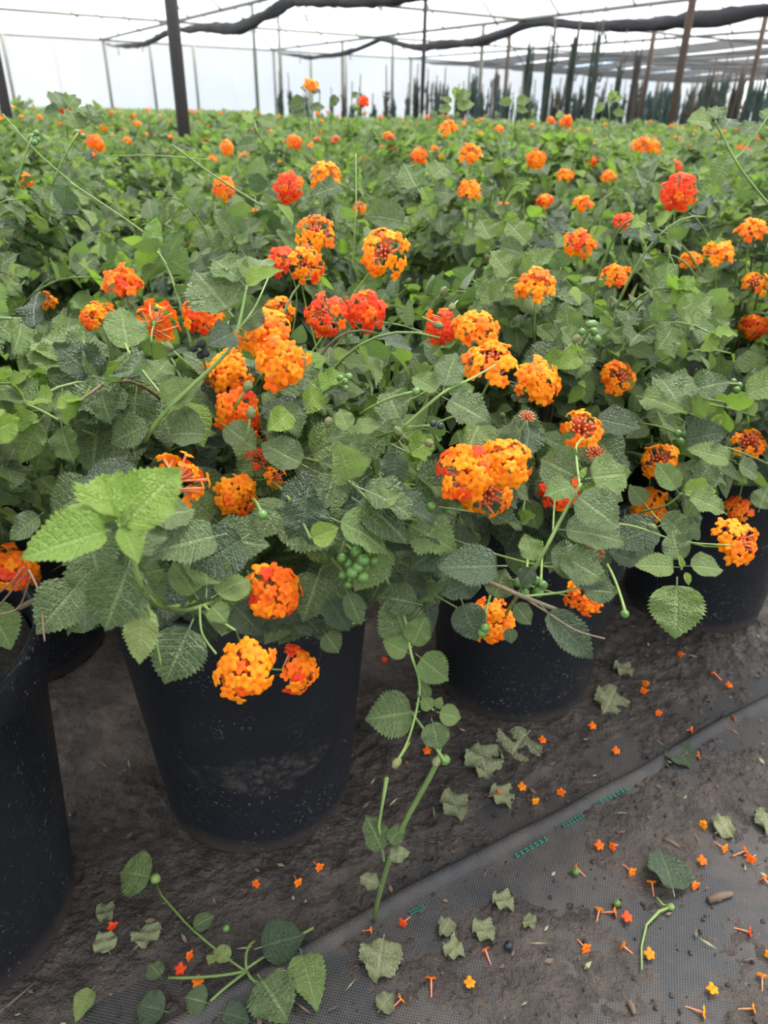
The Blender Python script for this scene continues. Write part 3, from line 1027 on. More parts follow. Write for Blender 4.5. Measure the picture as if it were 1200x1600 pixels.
FLAB = {-1: 'lantana in a black pot with dry twigs lying across its rim', 0: 'orange lantana in the black pot with a brown mud scuff on its wall',
        1: 'lantana in the black pot between the scuffed pot and the row end, double orange head', 2: 'lantana with bright leaf rosette overhanging its dusty black pot beside the aisle hem',
        3: 'lantana in a black pot past the one with the overhanging rosette, same row'}
for _, i, j, p in FRONT:
    r = make_root(i, j, p); r['label'] = FLAB[i]
    if i in (1, 2, 3, -1):
        for ch in r.children:
            if ch.name.startswith('pot'):
                ch.rotation_euler.z = 3.14 + 0.2 * i
for _, i, j, p in SECOND:
    r = make_root(i, j, p)
    r['label'] = 'lantana bush with orange heads directly behind the front row of pots'; r['group'] = 'lantana bushes behind the front pots'


def nearest_plant(p):
    best = None
    for _, i, j, q in FRONT + SECOND:
        d = (q - Vector((p.x, p.y, 0))).length
        if best is None or d < best[0]:
            best = (d, (i, j), q)
    return best


YL = [(-50, 985), (60, 985), (140, 960), (330, 955), (480, 985), (560, 960), (610, 900), (700, 990), (800, 975), (900, 960), (960, 900), (1000, 870), (1100, 850), (1250, 800)]


def ylim(x):
    for (a, ya), (b, yb) in zip(YL, YL[1:]):
        if a <= x <= b:
            return ya + (yb - ya) * (x - a) / (b - a)
    return 900


def blocked(c):
    """a random leaf that would hide one of the open flower heads or sit in the lens"""
    q = proj(c)
    if q is None or (Vector(c) - CAM).length < 0.44:
        return True
    for h in HD:
        if h['half']:
            continue
        v = h['p'] - CAM; L = v.length; u = v / L
        t = (Vector(c) - CAM).dot(u)
        if L - 0.38 < t < L + 0.01:
            if ((Vector(c) - CAM) - u * t).length < h['D'] * 0.5 + 0.016:
                return True
    return False


AXES = [t[3] for t in plants]


def own_cell(c, p, slack=0.012):
    """a point belongs to the bush whose pot axis is nearest"""
    d0 = math.hypot(c.x - p.x, c.y - p.y)
    for a in AXES:
        dx, dy = c.x - a.x, c.y - a.y
        if dx * dx + dy * dy < (d0 - slack) ** 2 and (abs(a.x - p.x) + abs(a.y - p.y)) > 0.05 and d0 > slack:
            return False
    return True


def pot_r(z):
    if z > 0.395 or z < 0: return 0.0
    return 0.162 if z > 0.33 else 0.127 + 0.026 * z / 0.34


def hits_pot(mt):
    """leaf matrix in plant-local space: does the blade cut the pot wall or lie inside the pot"""
    for u in (-0.02, 0.3, 0.6, 1.0):
        for v in (-0.3, 0.0, 0.3):
            q = mt @ Vector((v, u, -0.12 * u * u))
            if math.hypot(q.x, q.y) < pot_r(q.z):
                return True
    return False


def leaf_in_cell(mt, p):
    for u in (0.0, 0.5, 1.0):
        q = mt @ Vector((0, u, 0))
        if not own_cell(Vector((q.x + p.x, q.y + p.y, 0)), p):
            return False
    return True


def gen_plant(p, seed, nsh, R=0.33, top=0.35, zc=0.385, tall=0.12, keep=None):
    """arching shoots with opposite leaf pairs -> leaves [(matrix, kind, centre, size)], stems [(points, radii, mat)] in plant-local space"""
    rs = random.Random(seed)
    leaves, stems = [], []
    for k in range(nsh):
        el = math.asin(rs.uniform(-0.05, 0.99))
        az = k * 2.39996 + rs.uniform(-0.3, 0.3)
        hz = Vector((math.cos(az), math.sin(az), 0))
        f = rs.uniform(0.72, 1.04)
        tip = hz * (R * f * math.cos(el)) + Vector((0, 0, zc + top * f * math.sin(el)))
        if rs.random() < tall:
            tip += Vector((0, 0, rs.uniform(0.02, 0.07)))
        b0 = hz * rs.uniform(0.01, 0.06) + Vector((0, 0, SOIL_Z - 0.01))
        ctl = hz * (R * 0.35 * math.cos(el)) + Vector((0, 0, max(tip.z, 0.46) + 0.04 * math.cos(el)))
        pts = bez(b0, ctl, tip, 14)
        L = sum((pts[q + 1] - pts[q]).length for q in range(13))
        stems.append((pts, [0.0026 - 0.0016 * q / 13 for q in range(14)], 'stem_wood' if rs.random() < 0.25 else 'stem'))
        nn = max(3, int(L * 0.75 / 0.032))
        for q in range(nn):
            t = 1 - (q / nn) * 0.72
            fi = t * 13; a = min(12, int(fi)); P = pts[a].lerp(pts[a + 1], fi - a)
            T = (pts[a + 1] - pts[a]).normalized()
            s1 = T.cross(Vector((0, 0, 1)));
            if s1.length < 0.1: s1 = T.cross(hz.cross(Vector((0, 0, 1))))
            s1.normalize(); s2 = T.cross(s1)
            ph = (q % 2) * 1.5708 + rs.uniform(-0.4, 0.4) + 0.6
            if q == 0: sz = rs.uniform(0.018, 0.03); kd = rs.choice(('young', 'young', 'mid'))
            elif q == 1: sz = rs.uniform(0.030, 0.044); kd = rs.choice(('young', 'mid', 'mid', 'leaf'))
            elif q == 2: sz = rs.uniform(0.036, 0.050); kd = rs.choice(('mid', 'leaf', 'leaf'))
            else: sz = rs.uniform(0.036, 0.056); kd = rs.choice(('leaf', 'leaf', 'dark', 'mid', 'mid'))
            for sg in (1, -1):
                if rs.random() < 0.06: continue
                side = (s1 * math.cos(ph) + s2 * math.sin(ph)) * sg
                ax = (side * 1.0 + T * rs.uniform(0.1, 0.8) + Vector((0, 0, rs.uniform(-0.25, 0.2)))).normalized()
                nr = Vector((0, 0, 0.8)) + hz * (0.45 * math.cos(el)) + T * 0.5 + Vector((rs.uniform(-.4, .4), rs.uniform(-.4, .4), rs.uniform(-.2, .3)))
                s_ = sz * rs.uniform(0.85, 1.12)
                leaves.append((basis(P, ax, nr, s_, rs.uniform(0.95, 1.25)), kd, P + ax * (s_ * 0.55), s_))
        if rs.random() < 0.8:
            for sg in range(2):
                ax = (T0 := (pts[13] - pts[11]).normalized()) + Vector((rs.uniform(-.6, .6), rs.uniform(-.6, .6), rs.uniform(0, .5)))
                leaves.append((basis(tip, ax, hz + Vector((0, 0, 1)), rs.uniform(0.012, 0.022)), 'young', tip + ax * 0.01, 0.018))
    return leaves, stems


def joined_leaves(leaves, geos, seed):
    mb = MB(); rs = random.Random(seed)
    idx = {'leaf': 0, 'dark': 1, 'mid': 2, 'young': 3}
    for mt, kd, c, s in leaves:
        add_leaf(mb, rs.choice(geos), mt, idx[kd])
    return mb


LM = [M['leaf'], M['dark'], M['mid'], M['young']]


def detailed_plant(i, j, p, nsh, cap, seed):
    root = roots[(i, j)]
    leaves, stems = gen_plant(p, seed, nsh)
    off = Vector((p.x, p.y, 0))
    good = []
    for l in leaves:
        c = l[2] + off
        q = proj(c)
        if q is None: continue
        if hits_pot(l[0]) or not leaf_in_cell(l[0], p): continue
        if j == 0 and q[1] > ylim(q[0]) - 8: continue
        if blocked(c): continue
        good.append((q, l))
    good.sort(key=lambda t: t[0][2] - 0.5 * t[1][2].z)     # nearest and highest show largest
    rs = random.Random(seed)
    k = 0; rest = []
    for q, l in good:
        if k < cap and -40 < q[0] < 1240:
            link('leaf', rs.choice(LEAVES[l[1]]), root, l[0]); k += 1
        else:
            rest.append(l)
    if j == 0:
        sk = random.Random(seed + 9)
        toc = math.atan2(-p.y, -p.x)
        for q_ in range(400):
            az = toc + sk.uniform(-1.5, 1.5)
            hz = Vector((math.cos(az), math.sin(az), 0))
            zz = sk.uniform(0.385, 0.60) if q_ < 220 else sk.uniform(0.36, 0.47)
            rr = 0.182 + 0.09 * max(0, zz - 0.38) / 0.2 + sk.uniform(-0.008, 0.035)
            P = hz * rr + Vector((0, 0, zz))
            sd_ = Vector((-hz.y, hz.x, 0)) * sk.uniform(-1, 1)
            ax = (hz * sk.uniform(0.1, 0.8) + sd_ + Vector((0, 0, sk.uniform(-1.0, 0.35)))).normalized()
            s_ = sk.uniform(0.036, 0.055)
            c = P + ax * (s_ * 0.5)
            q = proj(c + off)
            if q is None or q[1] > ylim(q[0]) - 4 or blocked(c + off):
                continue
            l = (basis(P, ax, hz * 0.7 + Vector((0, 0, 0.8)) + Vector((sk.uniform(-.35, .35), sk.uniform(-.35, .35), 0)), s_, sk.uniform(1.0, 1.3)), sk.choice(('dark', 'leaf', 'leaf', 'mid')), c, s_)
            if hits_pot(l[0]) or not leaf_in_cell(l[0], p): continue
            if k < 300 and -40 < q[0] < 1240:
                link('leaf', sk.choice(LEAVES[l[1]]), root, l[0]); k += 1
            else:
                rest.append(l)
    # inner, shaded leaves of the same bush
    inner, _ = gen_plant(p, seed + 500, int(nsh * 0.8), R=0.25, top=0.29, zc=0.36, tall=0)
    for l in inner:
        c = l[2] + off; q = proj(c)
        if hits_pot(l[0]) or not leaf_in_cell(l[0], p): continue
        if q and not (j == 0 and q[1] > ylim(q[0]) - 25) and not blocked(c):
            rest.append(l)
    o = build(joined_leaves(rest, LOW, seed), 'foliage', LM, root)
    o['kind'] = 'stuff'
    for pts, rr, mt in stems:
        tipq = proj(pts[-1] + off)
        n = 14
        if not all(own_cell(w_ + off, p) for w_ in pts[6:]): continue
        if j == 0 and tipq and tipq[1] > ylim(tipq[0]):
            continue
        if tipq is None or blocked(pts[-1] + off) and rs.random() < 0.7:
            continue
        mb = MB(); mb.tube(pts, rr, 5)
        build(mb, 'stem', M[mt], root)
    # spent spikes and berries on long stalks
    for _ in range(5):
        pts, rr, mt = rs.choice(stems)
        P = pts[rs.randint(9, 12)]
        e = P + Vector((rs.uniform(-.03, .03), rs.uniform(-.05, .01), rs.uniform(0.03, 0.06)))
        q = proj(e + off)
        if not own_cell(e + off, p) or not own_cell(P + off, p): continue
        if q is None or blocked(e + off) or (j == 0 and q[1] > ylim(q[0])): continue
        mb = MB(); mb.tube(bez(P, P.lerp(e, 0.5) + Vector((0.01, 0, 0.0)), e, 5), 0.0008, 5)
        mb.blob(e, 0.0031, 8, 1, sq=(1, 1, 1.6), jit=0.12, axis=(e - P).normalized())
        build(mb, 'spent_spike', [M['stem_young'], M['spent']], root)
    return root


for _, i, j, p in FRONT:
    detailed_plant(i, j, p, 60 if i < 3 else 30, 220 if i < 3 else 60, 40 + i)
for n_, (_, i, j, p) in enumerate(SECOND):
    detailed_plant(i, j, p, 64, 220, 90 + n_)

for h in HD:
    d, key, q = nearest_plant(h['p'])
    root = roots[key]
    loc = Vector((q.x, q.y, 0))
    back = loc + Vector((0, 0, 0.50)) - h['p']
    stem_to = h['p'] - h['face'] * 0.03 + back.normalized() * min(back.length * 0.7, 0.14) + Vector((0, 0, -0.015))
    camd = (CAM - h['p']).normalized()
    if (stem_to - h['p']).dot(camd) > -0.01:
        hz = Vector((camd.x, camd.y, 0)).normalized()
        stem_to = h['p'] - hz * 0.04 + Vector((random.uniform(-.02, .02), 0, -0.12))
    O_ = h['p'] - h['face'] * (0.24 * h['D'])
    mid_ = O_ - h['face'] * ((stem_to - O_).length * 0.45)
    if any(math.hypot(w_.x - q.x, w_.y - q.y) < pot_r(w_.z) + 0.008 for w_ in bez(O_, mid_, stem_to, 9) for q in POT_XY):
        hz = Vector((loc.x - O_.x, loc.y - O_.y, 0)).normalized()
        stem_to = O_ + hz * 0.015 + Vector((0, 0, 0.085))      # arches down over the rim from above
    flower_head(root, None, loc, h['p'], h['face'], h['D'], h['pal'], stem_to, n=(17 if h['face'].dot((CAM - h['p']).normalized()) < -0.3 else 30) if h['w'] > 60 else 24, individual=h['w'] >= 40, seed=h['k'] + 1, bud=h['bud'])

# ------------------------------------------------------------------ bushes further back (copies of four kinds of bush)
NB = [ROW * (STEP * a) for a in (1, -1)] + [ROW * (STEP * a) + NRM * (RSP * b) for a in (0.5, -0.5) for b in (1, -1)]


def lat_point(q):
    return all(q.x * v.x + q.y * v.y < 0.5 * v.length_squared + 0.004 * v.length for v in NB)


def lat_cell(mt):
    return all(lat_point(mt @ Vector((v, u, 0))) for u, v in ((0, 0), (0.45, 0.3), (0.45, -0.3), (1, 0)))


VAR = []
for k in range(6):
    leaves, stems = gen_plant(Vector((0, 0, 0)), 700 + k, 62, R=0.29, top=0.35)
    inner, _ = gen_plant(Vector((0, 0, 0)), 800 + k, 20, R=0.20, top=0.28)
    leaves = [l for l in leaves if lat_cell(l[0]) and not hits_pot(l[0])]
    inner = [l for l in inner if lat_cell(l[0]) and not hits_pot(l[0])]
    stems = [t for t in stems if all(lat_point(w_) for w_ in t[0])]
    LT = {'dark': 'leaf', 'leaf': 'mid', 'mid': 'young', 'young': 'young'}
    leaves = [(a, LT[b] if random.random() < 0.4 else b, c, d) for a, b, c, d in leaves]
    me = joined_leaves(leaves + inner, LOW, k).mesh('foliage', LM)
    sm = MB()
    for pts, rr, mt in stems:
        sm.tube(pts[::3] + [pts[-1]], [x for x in rr[::3]] + [rr[-1]], 4)
    sme = sm.mesh('stems', [M['stem']])
    farl = joined_leaves(leaves, FARL, k).mesh('foliage', LM)
    tips = [pts[-1] for pts, _, _ in stems if pts[-1].z > 0.60]
    srt = sorted(leaves, key=lambda l: -l[2].z)
    near = joined_leaves(srt[110:] + inner, LOW, k).mesh('foliage', LM)
    VAR.append((me, sme, farl, tips, srt[:110], near, leaves, inner))
HVAR = []
for k, (pal, bud) in enumerate((('orange', 0), ('deep', 0), ('red', 0), ('mix', 0), ('orange', 0.3), ('orange', 0))):
    jm, mats, O = flower_head(None, None, Vector(), Vector(), Vector((0.1 * k - 0.2, -0.25, 1)), 0.044, pal, Vector((0, 0, -0.07)), n=22, individual=False, seed=300 + k, bud=bud)
    HVAR.append((jm.mesh('flower_head', mats), jm, mats))
BLOS = []
for k, (me, sme, farl, tips, _a, _b, _c, _d) in enumerate(VAR):
    mb = MB(); rs = random.Random(k)
    for t in rs.sample(tips, min(2, len(tips))):
        h = rs.choice(HVAR)[1]
        o = len(mb.v)
        mb.v.extend([(a + t.x, b + t.y, c + t.z + 0.03) for a, b, c in h.v]); mb.uv.extend(h.uv)
        mb.f.extend([tuple(i + o for i in f) for f in h.f]); mb.mi.extend(h.mi)
    BLOS.append(mb.mesh('blossom', HVAR[0][2]))

for n_, (d, i, j, p) in enumerate(REST):
    rs = random.Random(n_ + 5)
    k = rs.randrange(6)
    root = make_root(i, j, p, cheap=True)
    turn = math.pi * rs.randrange(2)
    root.rotation_euler.z = turn
    root['label'] = 'lantana bush with orange blossoms among the massed rows further back'
    root['group'] = 'lantana bushes in the massed rows'
    s = rs.uniform(0.92, 1.04)
    single = d < 3.0
    near_post = [q for q in POSTS if (Vector((q.x, q.y, 0)) - p).length < 0.42]

    def clear(mt):
        for u in (0.0, 0.35, 0.7, 1.0):
            w_ = mt @ Vector((0, u, 0))
            x_, y_ = w_.x * math.cos(turn) + p.x, w_.y * math.cos(turn) + p.y
            if any(math.hypot(x_ - q.x, y_ - q.y) < 0.055 for q in near_post):
                return False
        return True

    # bushes beside the hand-built rows or a post are trimmed one by one
    edge = any((t[3] - p).length < 0.62 for t in FRONT + SECOND)
    if (edge or near_post) and not single or (near_post and single):
        lst = [l for l in VAR[k][6] + VAR[k][7] if clear(l[0])]
        f = build(joined_leaves(lst, LOW, n_), 'foliage', LM, root)
        f.scale.z = s; f['kind'] = 'stuff'
        st = link('stems', VAR[k][1], root, Matrix.Diagonal((1, 1, s, 1))) if not near_post else None
        if st: st['kind'] = 'stuff'
        for t in rs.sample(VAR[k][3], min(len(VAR[k][3]), 2)):
            if clear(Matrix.Translation(t) @ Matrix.Scale(0.02, 4)):
                link('flower_head', rs.choice(HVAR)[0], root, Matrix.Translation(Vector((t.x, t.y, t.z * s + 0.01))))
        continue
    if single:
        for mt, kd, c, sz in VAR[k][4]:
            link('leaf', rs.choice(LEAVES[kd]), root, Matrix.Diagonal((1, 1, s, 1)) @ mt)
    f = link('foliage', VAR[k][5] if single else (VAR[k][0] if d < 5 else VAR[k][2]), root, Matrix.Diagonal((1, 1, s, 1)))
    f['kind'] = 'stuff'
    if d < 4.5:
        st = link('stems', VAR[k][1], root, Matrix.Diagonal((1, 1, s, 1))); st['kind'] = 'stuff'
        for t in rs.sample(VAR[k][3], min(len(VAR[k][3]), rs.randint(1, 3))):
            link('flower_head', rs.choice(HVAR)[0], root, Matrix.Translation(Vector((t.x, t.y, t.z * s + rs.uniform(-0.01, 0.035)))) @ Matrix.Rotation(rs.uniform(0, 6), 4, 'Z'))
    elif rs.random() < 0.5:
        b = link('blossom', BLOS[k], root, Matrix.Diagonal((1, 1, s, 1))); b['kind'] = 'stuff'

# everything beyond: one mass that nobody could count
last = REST[-1][0] + 0.30
P, K = [], []
while len(P) < 26000:
    r = math.sqrt(random.uniform(last ** 2, 27.5 ** 2)); a = random.uniform(-0.52, 0.52)
    x, y = r * math.sin(a), r * math.cos(a)
    if (Vector((x, y, 0)) - EO).dot(G) > -0.8:
        continue
    if a > -0.16 and r > 12.6:
        continue
    if any(math.hypot(x - q.x, y - q.y) < 0.16 for q in POSTS):
        continue
    z = 0.56 + 0.13 * random.random() + 0.05 * noise.noise(Vector((x * 2.2, y * 2.2, 0)))
    P.append((x, y, z)); K.append(random.random())
mb = MB()
for (x, y, z), kk in zip(P, K):
    s = random.uniform(0.06, 0.10)
    az = random.uniform(0, 6.28); el = random.uniform(-0.3, 0.9)
    ax = Vector((math.cos(az) * math.cos(el), math.sin(az) * math.cos(el), math.sin(el)))
    m = basis(Vector((x, y, z)), ax, Vector((random.uniform(-.6, .6), random.uniform(-.9, .3), 1)), s)
    vs = [m @ Vector(q) for q in ((0, 0, 0), (0.32, 0.45, 0.06), (0, 1, -0.1), (-0.32, 0.45, 0.06))]
    mb.add(vs, [(0, 1, 2), (0, 2, 3)], 3 if kk < 0.4 else (2 if kk < 0.8 else 0), [(0, .5), (.5, 1), (1, .5), (.5, 0)])
o = build(mb, 'lantana_foliage', LM)
tag(o, 'dense far mass of lantana foliage before the white film wall', 'plants', kind='stuff')
mb = MB()
for k in range(60):
    x, y, z = P[k]
    h = HVAR[k % 6][1]
    mi = k % 3
    mb.blob((x, y, z + 0.09), 0.026, 6, mi, sq=(1, 1, 0.7), jit=0.25)
    mb.tube([(x, y, z - 0.05), (x, y, z + 0.08)], 0.003, 3, 3)
o = build(mb, 'lantana_blossom', [M['orange'], M['deep'], M['orange'], M['stem']])
tag(o, 'orange blossoms dotted over the far lantana mass', 'flowers', kind='stuff')

# ------------------------------------------------------------------ leaves and shoots picked out of the photograph


def hero_leaf(bx, by, tx, ty, dep, kind, ddep=0.0, wid=1.0, upf=0.45, root=None, idx=None):
    for _ in range(25):
        b = at(bx, by, dep); t = at(tx, ty, dep + ddep)
        if any(math.hypot(w_.x - q.x, w_.y - q.y) < pot_r(w_.z) + 0.012 for w_ in (b, b.lerp(t, 0.5), t) for q in POT_XY):
            dep -= 0.012
        else:
            break
    r = root or roots[nearest_plant(b)[1]]
    ax = t - b
    camd = (CAM - b).normalized()
    nr = camd * (1 - upf) + Vector((0, 0, 1)) * upf + Vector((random.uniform(-.2, .2), 0, 0))
    if kind == 'dark' and random.random() < 0.4:  # dark picks partly paint shade into the leaf colour; some revert to plain leaf
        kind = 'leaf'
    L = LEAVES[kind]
    mt = basis(b - r.location, ax, nr, ax.length * 1.04, wid * 0.92)
    return link('leaf', L[idx if idx is not None else random.randrange(len(L))], r, mt)


def hero_stem(pts, r0, r1, mat='stem_young', root=None):
    P = [at(*p) for p in pts]
    r = root or roots[nearest_plant(P[0])[1]]
    Q = []
    n = 6
    for a in range(len(P) - 1):
        p0 = P[max(a - 1, 0)]; p1 = P[a]; p2 = P[a + 1]; p3 = P[min(a + 2, len(P) - 1)]
        for q in range(n):
            t = q / n
            Q.append(0.5 * ((2 * p1) + (p2 - p0) * t + (2 * p0 - 5 * p1 + 4 * p2 - p3) * t * t + (3 * p1 - p0 - 3 * p2 + p3) * t ** 3) - r.location)
    Q.append(P[-1] - r.location)
    N = len(Q)
    mb = MB(); mb.tube(Q, [0.62 * (r0 + (r1 - r0) * k / (N - 1)) for k in range(N)], 8)
    return build(mb, 'stem', M[mat], r)


RL, RC, R3, R4 = roots[(-1, 0)], roots[(0, 0)], roots[(1, 0)], roots[(2, 0)]
